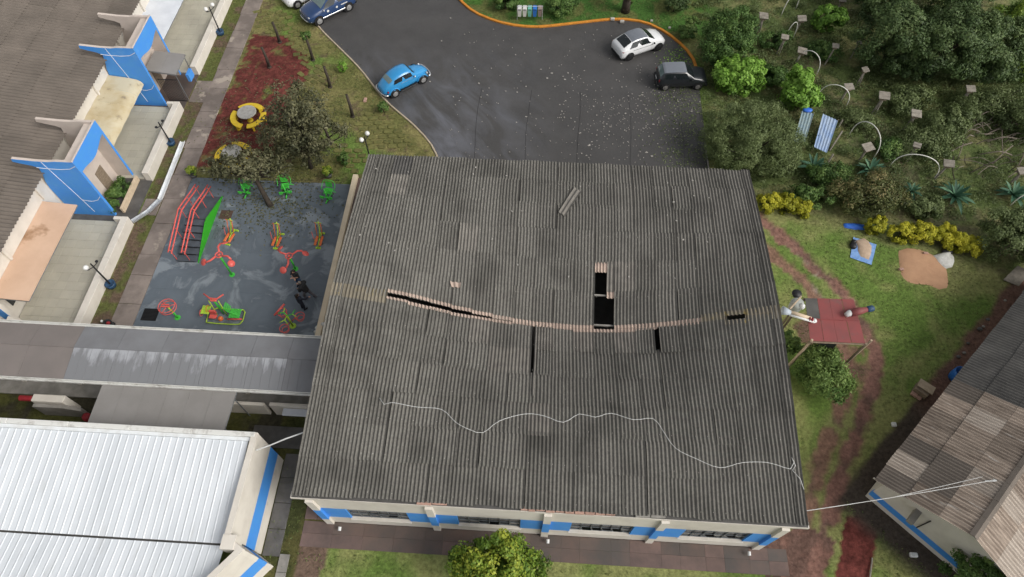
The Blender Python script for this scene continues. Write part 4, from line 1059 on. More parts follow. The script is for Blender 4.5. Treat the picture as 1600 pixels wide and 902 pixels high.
# sky blue beetle-shaped saloon: stations rear -> front (x,w,zb,zmid,zbelt,wt,ztop,crown)
bt = [(-1.98,.34,.42,.52,.60,.26,.62,.02),(-1.85,.52,.34,.52,.68,.40,.76,.06),(-1.55,.60,.30,.55,.82,.46,.98,.07),(-1.15,.64,.28,.58,.92,.50,1.20,.07),(-.75,.67,.28,.60,.94,.53,1.36,.08),(-.25,.69,.28,.60,.95,.55,1.43,.08),(.22,.69,.28,.60,.95,.54,1.40,.08),(.42,.68,.28,.60,.95,.53,1.32,.07),(.72,.64,.28,.60,.90,.52,.98,.06),(1.15,.56,.30,.56,.80,.44,.88,.07),(1.55,.46,.32,.52,.68,.34,.76,.07),(1.82,.34,.36,.48,.56,.24,.60,.05),(1.90,.22,.40,.46,.50,.16,.52,.02)]
def beetle_x(root, lf):
    for s in (1,-1):
        for x, L_, h in ((1.20,.50,.68), (-1.20,.52,.70)):
            m = MB(); K = 12; V = []
            for i in range(K+1):
                t = math.pi*i/K; cx, cz = x-L_*math.cos(t), .26+(h-.26)*math.sin(t)
                ww = .40+.36*math.sin(t)**.6
                V += [(cx, s*.42, cz-.02), (cx, s*(.42+(.36)*math.sin(t)**.5*.7), cz), (cx, s*(.44+.33*max(.25, math.sin(t)**.4)), cz-.05), (cx, s*(.44+.33*max(.25, math.sin(t)**.4)), max(.2, cz-.16))]
            m.add(V, [(i*4+j, i*4+j+1, (i+1)*4+j+1, (i+1)*4+j) for i in range(K) for j in range(3)])
            m.build('fender', 'car_sky_blue', root, True, world=False)
        MB().bbox(-.72,.72, min(s*.62,s*.78), max(s*.62,s*.78), .24, .29, .015).build('running_board', 'plastic_black', root, world=False)
        lamp_box(root, 'headlight', 'lamp_clear', 1.66, s*.56, .60, .06, .10, .10)
        lamp_box(root, 'tail_light', 'tail_red', -1.66, s*.60, .56, .06, .06, .09)
        MB().box(-.55,.55, s*.695-.006, s*.695+.006, .86, .885).build('trim', 'chrome', root, world=False)
    for x, sg in ((1.98, 1), (-2.02, -1)):
        pts = [(x-sg*.30,-.76,.42),(x-sg*.10,-.68,.42),(x,-.40,.42),(x+sg*.02,0,.42),(x,.40,.42),(x-sg*.10,.68,.42),(x-sg*.30,.76,.42)]
        MB().tube(catmull(pts,.15), .05, 8).build('bumper', 'chrome', root, True, world=False)
    plate(root, -1.97, .55); mirrors(root, .55, .76, .98, 'chrome')
    MB().tube([(.86,-.3,.99),(.74,-.32,1.03),(.55,.1,1.24)], .01, 5).build('wiper', 'plastic_black', root, world=False)
car('parked_car', 'sky blue rounded vintage car parked with its tail on the pale kerb', (618.8,152), (662,130.3), bt, 2.40, 'car_sky_blue', 'rim', .76, .31, beetle_x,
    ((7.15,7.95), (2.35,3.15), ((3.25,4.75,.35),(5.0,6.9,-.35)), None), backglass='car_glass_pale')
hb = [(-1.98,.70,.36,.55,.80,.56,.86,.02),(-1.90,.80,.24,.58,.90,.62,.98,.04),(-1.60,.85,.20,.60,.95,.62,1.12,.05),(-1.05,.855,.20,.60,.96,.58,1.38,.06),(-.75,.86,.20,.60,.95,.58,1.46,.05),(-.1,.86,.20,.60,.93,.58,1.46,.05),(.22,.86,.20,.60,.92,.58,1.41,.05),(.98,.85,.20,.58,.90,.66,.97,.05),(1.45,.83,.20,.56,.80,.60,.86,.06),(1.80,.76,.22,.50,.66,.50,.74,.05),(1.97,.58,.28,.45,.54,.40,.60,.03)]
def hatch_x(root, lf):
    for s in (1,-1):
        lamp_box(root, 'tail_light', 'tail_red', -1.84, s*.70, .86, .10, .13, .07)
        lamp_box(root, 'headlight', 'lamp_clear', 1.72, s*.60, .66, .16, .12, .06)
        MB().box(-1.0,.9, s*.868-.006, s*.868+.006, .80, .815).build('door_seam', 'plastic_black', root, world=False)
    MB().bbox(-2.02,-1.80,-.62,.62,.24,.42,.04).build('bumper', 'plastic_black', root, world=False)
    plate(root, -1.995, .62); mirrors(root, .72, .95, .95, 'plastic_black')
    MB().tube([(-1.25,0,1.46),(-1.42,0,1.53)], .02, 6).build('antenna', 'plastic_black', root, world=False)
car('parked_car', 'white hatchback with a glossy dark roof parked beside the orange kerb', (981.9,95.2), (1028.5,79.2), hb, 2.53, 'car_white', 'rim_dark', .86, .31, hatch_x,
    ((6.2,6.96), (1.6,2.92), ((2.75,4.3,.5),(4.4,6.6,-.6)), (2.98,6.12)), roofmat='car_roof_grey')
un = [(-1.72,.68,.34,.55,.82,.58,.88,.02),(-1.68,.75,.26,.58,.90,.60,.98,.03),(-1.42,.77,.22,.60,.94,.58,1.36,.03),(-1.28,.775,.22,.60,.94,.57,1.43,.03),(-.6,.775,.22,.60,.93,.57,1.45,.03),(.05,.775,.22,.60,.92,.57,1.44,.03),(.20,.775,.22,.60,.92,.57,1.41,.03),(.82,.77,.22,.58,.90,.64,.95,.03),(1.30,.76,.22,.55,.84,.62,.88,.03),(1.72,.72,.24,.50,.74,.58,.78,.02),(1.80,.66,.28,.48,.66,.52,.70,.02)]
def uno_x(root, lf):
    for s in (1,-1):
        lamp_box(root, 'tail_light', 'tail_red', -1.68, s*.66, .80, .05, .07, .14)
        lamp_box(root, 'headlight', 'lamp_clear', 1.74, s*.55, .64, .06, .12, .07)
        MB().box(-1.1,.8, s*.785-.006, s*.785+.006, .56, .61).build('side_trim', 'plastic_black', root, world=False)
    MB().bbox(-1.82,-1.64,-.74,.74,.28,.48,.03).build('bumper', 'plastic_black', root, world=False)
    MB().bbox(1.68,1.88,-.72,.72,.26,.46,.03).build('bumper', 'plastic_black', root, world=False)
    plate(root, -1.80, .62); mirrors(root, .62, .85, .95, 'plastic_black')
car('parked_car', 'small dark grey hatchback parked nose into the bright green bush', (1037.8,141.8), (1089,140.4), un, 2.36, 'car_dark', 'rim_grey', .775, .28, uno_x,
    ((6.1,6.95), (1.15,1.98), ((2.3,3.85,.2),(4.0,6.3,-.6)), (2.1,6.0)), roofmat='car_roof_grey', backglass='car_glass_pale')
du = [(-2.12,.74,.42,.62,.92,.60,.98,.02),(-2.05,.84,.34,.68,1.04,.64,1.12,.03),(-1.80,.89,.30,.70,1.08,.64,1.40,.04),(-1.45,.90,.30,.70,1.08,.63,1.60,.05),(-.7,.905,.30,.70,1.06,.63,1.66,.05),(-.05,.905,.30,.70,1.05,.63,1.66,.05),(.18,.905,.30,.70,1.04,.63,1.60,.05),(.92,.90,.30,.68,1.03,.72,1.10,.06),(1.50,.88,.30,.66,.98,.68,1.04,.06),(1.95,.84,.32,.60,.84,.60,.92,.05),(2.14,.70,.38,.55,.66,.50,.72,.03)]
def suv_x(root, lf):
    for s in (1,-1):
        MB().bbox(-1.05,1.0, min(s*.885,s*.925), max(s*.885,s*.925), .40, .50, .015).build('sill_trim', 'chrome', root, world=False)
        lamp_box(root, 'headlight', 'lamp_clear', 1.98, s*.62, .78, .10, .14, .07)
        lamp_box(root, 'tail_light', 'tail_red', -2.02, s*.72, .90, .06, .08, .16)
        # pale round emblems on the doors
        for x, rr in ((.45,.10),(-.35,.09)):
            MB().lathe([(rr,-.003),(rr,.003),(.0001,.003)], 14, (x, s*.922, .86), Matrix.Rotation(-s*math.pi/2, 4, 'X')).build('emblem', 'star_white', root, world=False)
        MB().box(-1.3,-.75, s*.918-.004, s*.918+.004, .84, .92).build('emblem', 'star_white', root, world=False)
        MB().tube([(-1.3,s*.60,1.74),(.0,s*.60,1.74)], .02, 6).build('roof_rail', 'chrome', root, world=False)
    MB().tube(catmull([(1.95,-.80,.45),(2.16,-.5,.45),(2.20,0,.45),(2.16,.5,.45),(1.95,.80,.45)], .2), .045, 8).build('bumper', 'chrome', root, True, world=False)
    MB().bbox(-2.2,-2.04,-.8,.8,.36,.56,.03).build('bumper', 'plastic_black', root, world=False)
    mirrors(root, .82, 1.0, 1.10, 'chrome')
car('parked_car', 'navy blue off-road car with pale door emblems parked nose on the grass', (546.3,17.9), (501.2,39.4), du, 2.67, 'car_navy', 'rim', .905, .35, suv_x,
    ((6.15,6.96), (1.1,2.9), ((2.6,4.3,.4),(4.45,6.6,-.6)), (3.0,6.0)), roofmat='car_navy', glass='car_glass', frontglass='car_glass_pale')
a, b = G(546.3,17.9), G(501.2,39.4); d = (b-a).normalized(); nrm = Vector((-d.y,d.x,0)); nrm = nrm if nrm.y > 0 else -nrm
wc = (a+b)/2+nrm*3.75+d*.35; Wc = .86
_r, _f = wc-d*1.26-nrm*(Wc-.02), wc+d*1.26-nrm*(Wc-.02)
car('parked_car', 'white car mostly cut off by the top edge beside the navy one', proj(_r), proj(_f), hb, 2.53, 'car_white', 'rim', .86, .31, hatch_x,
    ((6.2,6.96), (1.15,2.9), ((2.75,4.3,.5),(4.4,6.6,-.6)), None))

# ------------------------------------------------------------------ street lamps with two globes
def hgt(base, top):          # height of a vertical post from its foot and head sight lines
    f = G(*base); d = ray(*top); n = math.hypot(d[0], d[1]); t = math.hypot(f.x, f.y)/n
    return HCAM+d[2]*t
def lamp(label, base, h, ang, globes=2, pot=True):
    p = G(*base) if isinstance(base, tuple) else base
    L_ = thing('globe_lamp', label, 'lamp', (p.x, p.y, 0), group='globe lamps')
    if pot: MB().lathe([(.26,-.02),(.30,.30),(.26,.30),(.22,.24),(.0001,.24)], 12, p).build('base_pot', 'pot_blue', L_, True)
    MB().tube([p, p+Vector((0,0,h))], [.055,.04], 8).build('pole', 'black_metal', L_)
    dx = Vector((math.cos(ang), math.sin(ang), 0))*.32
    MB().tube([p+Vector((0,0,h-.25))-dx, p+Vector((0,0,h-.32)), p+Vector((0,0,h-.25))+dx], .025, 6).build('arm', 'black_metal', L_)
    for k, s in enumerate((-1, 1)):
        q = p+Vector((0,0,h-.22))+dx*s
        MB().lathe([(.05,0),(.09,.05),(.09,.09)], 10, q).build('socket', 'black_metal', L_)
        if k < globes: MB().ball(q+Vector((0,0,.22)), .155, 14, 10).build('globe', 'globe', L_, True)
lamp('black lamp with globes on the far terrace verge, blue pot base', (345,53), max(1.6, hgt((345,53),(330,10))), R(60))
lamp('black two-armed lamp with no globes left, beside the middle terrace', (268,225), max(1.6, hgt((268,225),(250,190))), R(70), 0)
lamp('black lamp with a single globe left, beside the near terrace', (175,447), max(1.6, hgt((175,447),(142,412))), R(60), 1)
lamp('two white globes on a black post behind the gym roof corner', (582,262), 2.9, R(65), 2, False)

# ------------------------------------------------------------------ round tables with ring benches
def round_table(label, px, a0, litter):
    p = G(*px); t = thing('round_table', label, 'table', (p.x, p.y, 0), group='yellow ring bench tables')
    MB().lathe([(.62,.70),(.66,.74),(.66,.78),(.62,.80),(.0001,.80)], 28, p).build('table_top', 'table_top', t)
    MB().lathe([(.22,-.02),(.16,.1),(.16,.70)], 12, p).build('pedestal', 'yellow_paint', t)
    for k in range(3):
        a = a0+k*2*math.pi/3; m = MB(); n_ = 14; span = R(100); V = []
        for i in range(n_+1):
            th = a+span*i/n_
            for r_, z in ((.86,.38),(1.22,.38),(1.24,.44),(1.22,.47),(.86,.47),(.84,.44)): V.append((p.x+r_*math.cos(th), p.y+r_*math.sin(th), z))
        m.add(V, [(i*6+j, i*6+(j+1)%6, (i+1)*6+(j+1)%6, (i+1)*6+j) for i in range(n_) for j in range(6)]+[tuple(range(5,-1,-1)), tuple(n_*6+j for j in range(6))])
        b = m.build('bench', 'yellow_paint', t)
        for f in (.2, .8):
            th = a+span*f; c = Vector((p.x+1.04*math.cos(th), p.y+1.04*math.sin(th), 0))
            MB().box(-.07,.07,-.15,.15,-.03,.38, Matrix.Translation(c) @ Matrix.Rotation(th+math.pi/2, 4, 'Z')).build('leg', 'yellow_paint', b)
    return t
round_table('yellow ring bench round a clean grey table on the red mulch', (391,188), R(40), False)
round_table('yellow ring bench whose grey table is covered in fallen twigs', (368,250), R(10), True)

# ------------------------------------------------------------------ exercise machines
def T(root, name, mname, pts, r=.03, n=8, smooth=True): return MB().tube([Vector(p) for p in pts], r, n).build(name, mname, root, smooth, world=False)
def ring(c, r, nrm='z', n=16, tilt=0):
    out = []
    for k in range(n):
        a = 2*math.pi*k/n
        if nrm == 'z': v = Vector((math.cos(a), math.sin(a), 0))
        elif nrm == 'x': v = Vector((0, math.cos(a), math.sin(a)))
        else: v = Vector((math.cos(a), 0, math.sin(a)))
        out.append(Vector(c)+v*r)
    return out
def RG(root, name, mname, c, r, nrm='z', t=.022): return MB().tube(ring(c, r, nrm), t, 6, closed=True).build(name, mname, root, True, world=False)
def leg_press(label, px, rz):
    p = G(*px); t = thing('leg_press', label, 'exercise machine', (p.x, p.y, .03), rz, 'green leg press machines')
    T(t, 'column', 'green_paint', [(0,0,0),(0,0,1.15)], .05)
    for k in range(5): MB().bbox(-.24,.24, .16+k*.09, .23+k*.09, .50, .525, .008).build('seat_slat', 'green_paint', t, world=False)
    T(t, 'seat_frame', 'green_paint', [(-.24,.12,.49),(-.24,.62,.49),(.24,.62,.49),(.24,.12,.49)], .025)
    for k in range(4): MB().bbox(-.22,.22, .66+k*.02, .69+k*.02, .58+k*.11, .67+k*.11, .008).build('back_slat', 'green_paint', t, world=False)
    T(t, 'back_frame', 'green_paint', catmull([(-.42,.35,.62),(-.42,.70,.80),(-.30,.80,1.02),(0,.82,1.05),(.30,.80,1.02),(.42,.70,.80),(.42,.35,.62)], .12), .024)
    T(t, 'side_arm', 'green_paint', [(0,.10,.9),(.35,.25,.75),(.62,.20,.70)], .025)
    T(t, 'foot_rail', 'green_paint', [(-.42,-.10,.45),(.42,-.10,.45)], .03)
    T(t, 'base_beam', 'green_paint', [(-.05,-.30,.06),(.02,.45,.06)], .045)
    for s in (-1,1): MB().bbox(s*.28-.11, s*.28+.11, -.16, -.11, .34, .56, .01).build('foot_plate', 'green_paint', t, world=False)
    for s in (-1,1): T(t, 'leg', 'green_paint', [(s*.2,.4,.48),(s*.16,.42,.0)], .025)
leg_press('green leg press machine half hidden by the leaning trunk, leftmost in the row', (386,306), R(0))
leg_press('middle of the three green leg press machines', (449,306), R(14))
leg_press('green leg press machine nearest the low cream wall', (513,314), R(-6))
def skier(label, px, rz, h):
    p = G(*px); t = thing('ski_walker', label, 'exercise machine', (p.x, p.y, .03), rz, 'orange and lime ski walkers')
    MB().bbox(-.16,.16,-.62,-.50,0,.07,.01).bbox(-.16,.16,.5,.62,0,.07,.01).build('foot', 'lime_paint', t, world=False)
    T(t, 'beam', 'lime_paint', [(0,-.58,.10),(0,.1,.30),(.02,.55,.10)], .035)
    T(t, 'beam', 'lime_paint', [(0,.0,.30),(.04,.35,.75),(0,.62,1.20)], .035)
    for s in (-1,1):
        MB().bbox(s*.16-.075, s*.16+.075, -.55, .15, .26, .31, .02).build('foot_board', 'orange_paint', t, world=False)
        T(t, 'swing_arm', 'orange_paint', [(s*.16,.12,.30),(s*.17,.30,.75),(s*.16,.48,1.15)], .025)
        T(t, 'grip', 'red_paint', [(s*.16,.48,1.15),(s*.14,.40,1.32)], .028)
    T(t, 'cross_bar', 'lime_paint', [(-.22,.50,1.18),(.22,.50,1.18)], .03)
    T(t, 'outrigger', 'red_paint', [(-.05,-.2,.3),(-.38,.0,.22),(-.52,.30,.5)], .02)
    T(t, 'stub', 'lime_paint', [(-.1,-.15,.25),(-.32,-.12,.18)], .03)
skier('orange and lime ski walker nearest the stepped ramp', (363,372), R(-12), 1.2)
skier('middle of the three orange and lime ski walkers', (436,378), R(-6), 1.2)
skier('smallest orange and lime ski walker, beside the low cream wall', (501,377), R(-2), 1.1)
def rotor(label, base, top, arms, a0, grp):
    p = G(*base); h = hgt(base, top); t = thing('arm_rotor', label, 'exercise machine', (p.x, p.y, .03), 0, grp)
    MB().lathe([(.17,0),(.17,.02),(.09,.02),(.09,.05),(.0001,.05)], 16).build('base_plate', 'green_paint', t, world=False)
    T(t, 'column', 'green_paint', [(0,0,0),(0,0,h-.06)], .06, 10)
    RG(t, 'hub', 'red_paint', (0,0,h), .20, 'z', .04)
    MB().lathe([(.09,h-.05),(.09,h+.03),(.0001,h+.05)], 12).build('cap', 'red_paint', t, True, world=False)
    for k in range(arms):
        a = a0+k*2*math.pi/arms; d = Vector((math.cos(a), math.sin(a), 0)); q = Vector((-d.y, d.x, 0))
        arm = T(t, 'arm', 'red_paint', [d*.18+Vector((0,0,h)), d*.55+q*.10+Vector((0,0,h+.02)), d*.82+q*.02+Vector((0,0,h-.04))], .058)
        c = d*.92-q*.16+Vector((0,0,h-.14))
        MB().lathe([(.20,-.02),(.21,.0),(.20,.02),(.0001,.03)], 14, c, Matrix.Rotation(R(35), 4, q)).build('hand_disc', 'red_paint', arm, True, world=False)
    return t
rotor('red three-armed wheel on a tall green pole beside the stepped ramp', (363,430), (347,396), 3, R(100), 'red three-armed rotors')
rotor('red three-armed wheel with a person standing at its foot', (462,421), (448,402), 3, R(30), 'red three-armed rotors')
# big red wheel on a short pole
p = G(278,497); t = thing('shoulder_wheel', 'red spoked wheel on a lime pole beside the drain grate', 'exercise machine', (p.x,p.y,.03))
h = hgt((278,497),(264,482))
MB().lathe([(.17,0),(.17,.02),(.08,.03),(.0001,.03)], 16).build('base_plate', 'green_paint', t, world=False)
T(t, 'column', 'green_paint', [(0,0,0),(0,0,h*.55)], .055); T(t, 'column', 'lime_paint', [(0,0,h*.55),(-.05,.02,h)], .05)
wh = RG(t, 'wheel', 'red_paint', (-.12,.05,h+.12), .46, 'z', .025); RG(t, 'wheel', 'red_paint', (-.12,.05,h-.10), .46, 'z', .025)
for k in range(3):
    a = k*2.1+.3; T(t, 'spoke', 'red_paint', [(-.12,.05,h+.05),(-.12+.46*math.cos(a),.05+.46*math.sin(a),h+.12)], .022)
MB().bbox(-.45,.0,.10,.17,h+.10,h+.15,.01).bbox(-.40,.1,-.04,.03,h+.10,h+.15,.01).build('grip_plate', 'red_paint', t, world=False)
# multi station
p = G(352,497); t = thing('multi_gym', 'large lime, green and red multi station near the covered walkway', 'exercise machine', (p.x,p.y,.03))
T(t, 'base_frame', 'lime_paint', catmull([(-.95,-.42,.10),(0,-.46,.10),(1.0,-.42,.10),(1.12,-.2,.10),(1.12,.35,.12),(1.0,.5,.12)], .3), .035)
T(t, 'base_frame', 'lime_paint', [(-.95,-.42,.10),(-1.0,.2,.10),(-.6,.55,.10),(1.0,.5,.12)], .035)
T(t, 'column', 'green_paint', [(-.15,.25,0),(-.15,.25,1.7)], .05)
for k in range(6): MB().bbox(-1.22+k*.085,-1.15+k*.085,-.10,.45,.52,.55,.008).build('step_slat', 'lime_paint', t, world=False)
for k in range(7): MB().bbox(.45+k*.09,.52+k*.09,-.25,.35,.50,.53,.008).build('seat_slat', 'green_paint', t, world=False)
for k in range(4): MB().bbox(.10+k*.09,.17+k*.09,.18-k*.05,.62-k*.05,.60+.04*(3-k),.63+.04*(3-k),.008).build('back_slat', 'green_paint', t, world=False)
T(t, 'link_bar', 'green_paint', [(-.10,.25,1.0),(.40,.05,.62),(1.05,-.1,.50)], .03)
T(t, 'top_bar', 'red_paint', [(-.75,.55,1.72),(-.35,.30,1.70),(-.15,.25,1.72),(.10,.28,1.70),(.40,.55,1.75)], .045)
MB().bbox(-.32,.06,.14,.36,1.60,1.68,.03).build('top_box', 'red_paint', t, world=False)
for s in (-1,1): T(t, 'upright', 'lime_paint', [(-.15+s*.28,.10,.1),(-.15+s*.28,.22,1.55)], .03)
MB().bbox(-.75,-.30,-.28,-.02,.34,.40,.02).build('red_seat', 'red_paint', t, world=False)
MB().bbox(-.72,-.34,-.02,.10,.44,.72,.02).build('red_back', 'red_paint', t, world=False)
MB().ball((-.02,-.30,.42), (.15,.15,.16), 12, 8).build('weight_ball', 'orange_paint', t, True, world=False)
T(t, 'lever', 'red_paint', [(.35,-.28,.36),(1.18,-.22,.36)], .05)
RG(t, 'pedal_ring', 'orange_paint', (-.85,.22,.60), .20, 'x', .02); RG(t, 'pedal_ring', 'red_paint', (-1.28,.05,.35), .18, 'x', .022)
# spider station: three red rings, green arms
p = G(458,510); t = thing('arm_and_leg_station', 'red ringed station with lime arms near the gym corner', 'exercise machine', (p.x,p.y,.03))
h = max(1.2, hgt((458,510),(447,497)))
MB().lathe([(.19,0),(.19,.03),(.09,.03),(.0001,.04)], 16).build('base_plate', 'lime_paint', t, world=False)
T(t, 'column', 'lime_paint', [(0,0,0),(0,0,h)], .055)
for k in range(3):
    a = R(20+120*k); d = Vector((math.cos(a), math.sin(a), 0)); q = Vector((-d.y,d.x,0))
    T(t, 'arm', 'lime_paint' if k == 2 else 'green_paint', [Vector((0,0,h)), d*.30+Vector((0,0,h+.05)), d*.48+q*.25+Vector((0,0,h+.02))], .03)
    T(t, 'arm', 'lime_paint', [d*.30+Vector((0,0,h+.05)), d*.50-q*.22+Vector((0,0,h+.02))], .028)
    b = RG(t, 'ring', 'red_paint', tuple(d*.62+Vector((0,0,h*.72))), .26, 'z', .026)
    RG(t, 'ring', 'red_paint', tuple(d*.60+Vector((0,0,h*.52))), .20, 'z', .024)
    T(t, 'strut', 'red_paint', [d*.08+Vector((0,0,h*.45)), d*.42+Vector((0,0,h*.70))], .03)
T(t, 'long_bar', 'red_paint', [(-.85,.15,h*.75),(-.35,.78,h*.95)], .06)
# stepped ramp with red rails
sr = thing('stepped_ramp', 'training steps and ramp with double red handrails and green side panel', 'exercise machine', (-21.2, 24.2, .03))
def zr(v): return float(np.interp(v, [21.45, 24.25, 26.6], [.10, .75, .05]))
U0, U1 = -21.75, -20.42
for k in range(6):
    v0 = 21.5+k*.46; MB().bbox(U0, U1-.05, v0, v0+.455, .0, .12+k*.115, .012).build('step', 'rubber_step', sr)
    MB().box(U0+.1, U1-.2, v0-.012, v0-.002, .02+k*.115, .115+k*.115).build('nosing', 'plastic_black', sr)
MB().slab([(U0,24.27,.74),(U1-.05,24.27,.74),(U1-.05,26.6,.05),(U0,26.6,.05)], .05).build('ramp', 'rubber_step', sr)
MB().extr([(U1,21.4,.02),(U1,26.7,.02),(U1,26.6,.10),(U1,24.27,.86),(U1,23.9,.86)], (.06,0,0)).build('side_panel', 'green_panel', sr)
for u in (-21.80, -21.0):
    for dz, du_ in ((.98, 0), (.84, .14)):
        pts = [(u+du_, v, zr(v)+dz) for v in (21.45, 22.2, 23.2, 24.2, 25.0, 26.0, 26.75)]
        MB().tube(pts, .042, 8).build('handrail', 'red_paint', sr, True)
    for v in (21.6, 23.0, 24.3, 25.4, 26.5):
        MB().tube([(u+.07, v, zr(v)-.05),(u+.07, v, zr(v)+.9)], .024, 6).build('rail_post', 'red_paint', sr)
        MB().tube([(u, v, zr(v)+.97),(u+.14, v, zr(v)+.84)], .018, 6).build('rail_link', 'red_paint', sr)
# thin broken grille lying flat beside the ramp
gl = thing('fallen_grille', 'thin bent wire grille lying on the court beside the stepped ramp', 'grille', (-19.9, 23.9, .03))
for k in range(4): MB().tube([(-20.05+k*.11,23.3,.05),(-20.0+k*.11,24.15,.06)], .012, 5).build('wire', 'metal_frame', gl)

# ------------------------------------------------------------------ people
def person(label, px, rz, skin, parts, hair, pose, h=1.70):
    p = G(*px, .03); root = thing('person', label, 'person', (p.x, p.y, .03), rz)
    k = h/1.70; J = {n: Vector(v)*k for n, v in pose.items()}
    def blob(name, mname, parent, chains, balls=(), vox=.014):
        m = MB()
        for names, rs in chains:
            pts = [J[n] if isinstance(n, str) else Vector(n)*k for n in names]
            m.tube(pts, [r*k for r in rs], 12)
            for q, r in zip(pts, rs): m.ball(q, r*k, 12, 8)
        for q, r in balls: m.ball((J[q] if isinstance(q, str) else Vector(q)*k), [x*k for x in r] if isinstance(r, tuple) else r*k, 14, 10)
        o = m.build(name, mname, parent, True, world=False)
        md = o.modifiers.new('remesh', 'REMESH'); md.mode = 'VOXEL'; md.voxel_size = vox; md.use_smooth_shade = True
        sm = o.modifiers.new('smooth', 'SMOOTH'); sm.factor = .5; sm.iterations = 3
        return o
    ch = [(['pel','chest','neck','head'], [.13,.15,.055,.06]), (['shl','shr'], [.065,.065])]
    for s in 'lr':
        ch += [(['sh'+s,'el'+s,'wr'+s], [.05,.04,.03]), (['hip'+s,'kn'+s,'an'+s], [.085,.06,.042]), (['an'+s,'toe'+s], [.042,.03])]
        w_, e_ = J['wr'+s]/k, J['el'+s]/k; d = (w_-e_).normalized(); q = d.cross(Vector((0,0,1)))
        q = q.normalized() if q.length > 1e-3 else Vector((1,0,0)); up = q.cross(d)
        J['palm'+s] = (w_+d*.07)*k
        ch += [(['wr'+s,'palm'+s], [.03,.036])]
        for f, (o_, L_) in enumerate(((-.033,.065),(-.011,.078),(.011,.074),(.033,.058))):
            b0 = w_+d*.08+q*o_; ch.append(([tuple(b0), tuple(b0+d*L_*.6), tuple(b0+d*L_-up*.025)], [.0115,.011,.010]))
        b0 = w_+d*.03+q*.036*(1 if s == 'l' else -1); ch.append(([tuple(b0), tuple(b0+d*.045+q*.025*(1 if s == 'l' else -1))], [.013,.011]))
    hd = J['head']/k; f_ = Vector((0,1,0)) if 'face' not in pose else Vector(pose['face']).normalized()
    side = f_.cross(Vector((0,0,1))).normalized()
    body = blob('body', skin, root, ch, [('head',(.078,.095,.115)), (tuple(hd+f_*.10+Vector((0,0,-.01))), .018), (tuple(hd+side*.08), .022), (tuple(hd-side*.08), .022)], .011)
    for s in (1,-1): MB().ball((hd+f_*.088+side*.033*s+Vector((0,0,.012)))*k, .012*k, 8, 6).build('eye', 'hair', body, True, world=False)
    MB().ball((hd+f_*.090+Vector((0,0,-.055)))*k, (.022*k,.010*k,.006*k), 8, 6).build('mouth', 'tail_red', body, True, world=False)
    blob('hair', hair[0], root, hair[1], [(tuple(hd-f_*.018+Vector((0,0,.03))), (.092,.102,.105))]+list(hair[2]), .016)
    for nm, mm, chains, balls in parts: blob(nm, mm, root, chains, balls, .014)
    return root
def std(**kw):
    P = dict(pel=(0,0,.92), chest=(0,.02,1.25), neck=(0,.01,1.46), head=(0,.03,1.58), shl=(-.18,0,1.40), shr=(.18,0,1.40), ell=(-.25,.02,1.12), elr=(.25,.02,1.12), wrl=(-.24,.12,.88), wrr=(.24,.12,.88),
             hipl=(-.09,0,.88), hipr=(.09,0,.88), knl=(-.10,.03,.48), knr=(.10,.03,.48), anl=(-.11,-.01,.07), anr=(.11,-.01,.07), toel=(-.13,.16,.04), toer=(.13,.16,.04))
    P.update(kw); return P
def shirt(mm, sl='long', r=.0):
    ch = [(['pel','chest','neck'], [.15+r,.175+r,.075]), (['shl','shr'], [.085+r,.085+r])]
    for s in 'lr': ch.append((['sh'+s,'el'+s]+(['wr'+s] if sl == 'long' else []), [.07+r,.058+r]+([.045] if sl == 'long' else [])))
    return ('shirt', mm, ch, [])
def trousers(mm):
    ch = [(['hipl','hipr'], [.115,.115])]
    for s in 'lr': ch.append((['hip'+s,'kn'+s,'an'+s], [.11,.08,.062]))
    return ('trousers', mm, ch, [('pel', .14)])
def shoes(mm): return ('shoes', mm, [(['an'+s,'toe'+s], [.055,.045]) for s in 'lr'], [])
person('person in black top and jeans with folded bare arms, farthest of the three', (470,446), R(160), 'skin', [shirt('cloth_black','short'), trousers('cloth_jean'), shoes('cloth_black')],
       ('hair', [], [((0,-.06,1.50),(.07,.06,.14))]), std(ell=(-.27,.06,1.14), wrl=(.06,.24,1.12), elr=(.27,.06,1.14), wrr=(-.06,.25,1.16), knl=(-.16,.06,.48), anl=(-.20,.02,.07), toel=(-.24,.18,.04)), 1.68)
person('grey-haired person in a bulky black jacket taking a step between the other two', (484,466), R(75), 'skin_tan', [shirt('cloth_black','long',.035), trousers('cloth_grey'), shoes('cloth_black')],
       ('hair_grey', [], []), std(chest=(0,.08,1.24), neck=(0,.14,1.44), head=(0,.20,1.55), shl=(-.20,.06,1.38), shr=(.20,.06,1.38), elr=(.28,.26,1.18), wrr=(.18,.48,1.10), ell=(-.26,.16,1.12), wrl=(-.14,.36,1.02), knl=(-.12,.16,.50), anl=(-.14,.10,.07), toel=(-.16,.27,.04), knr=(.13,-.10,.46), anr=(.16,-.34,.10), toer=(.17,-.18,.04)), 1.76)
person('long-haired person all in black reaching out an arm, nearest the ringed station', (475,483), R(-35), 'skin', [shirt('cloth_navy','long'), trousers('cloth_navy'), shoes('cloth_black')],
       ('hair', [], [((0,-.07,1.46),(.10,.07,.17))]), std(elr=(.30,.18,1.22), wrr=(.34,.42,1.16), ell=(-.24,.0,1.12), knl=(-.08,.03,.48)), 1.64)

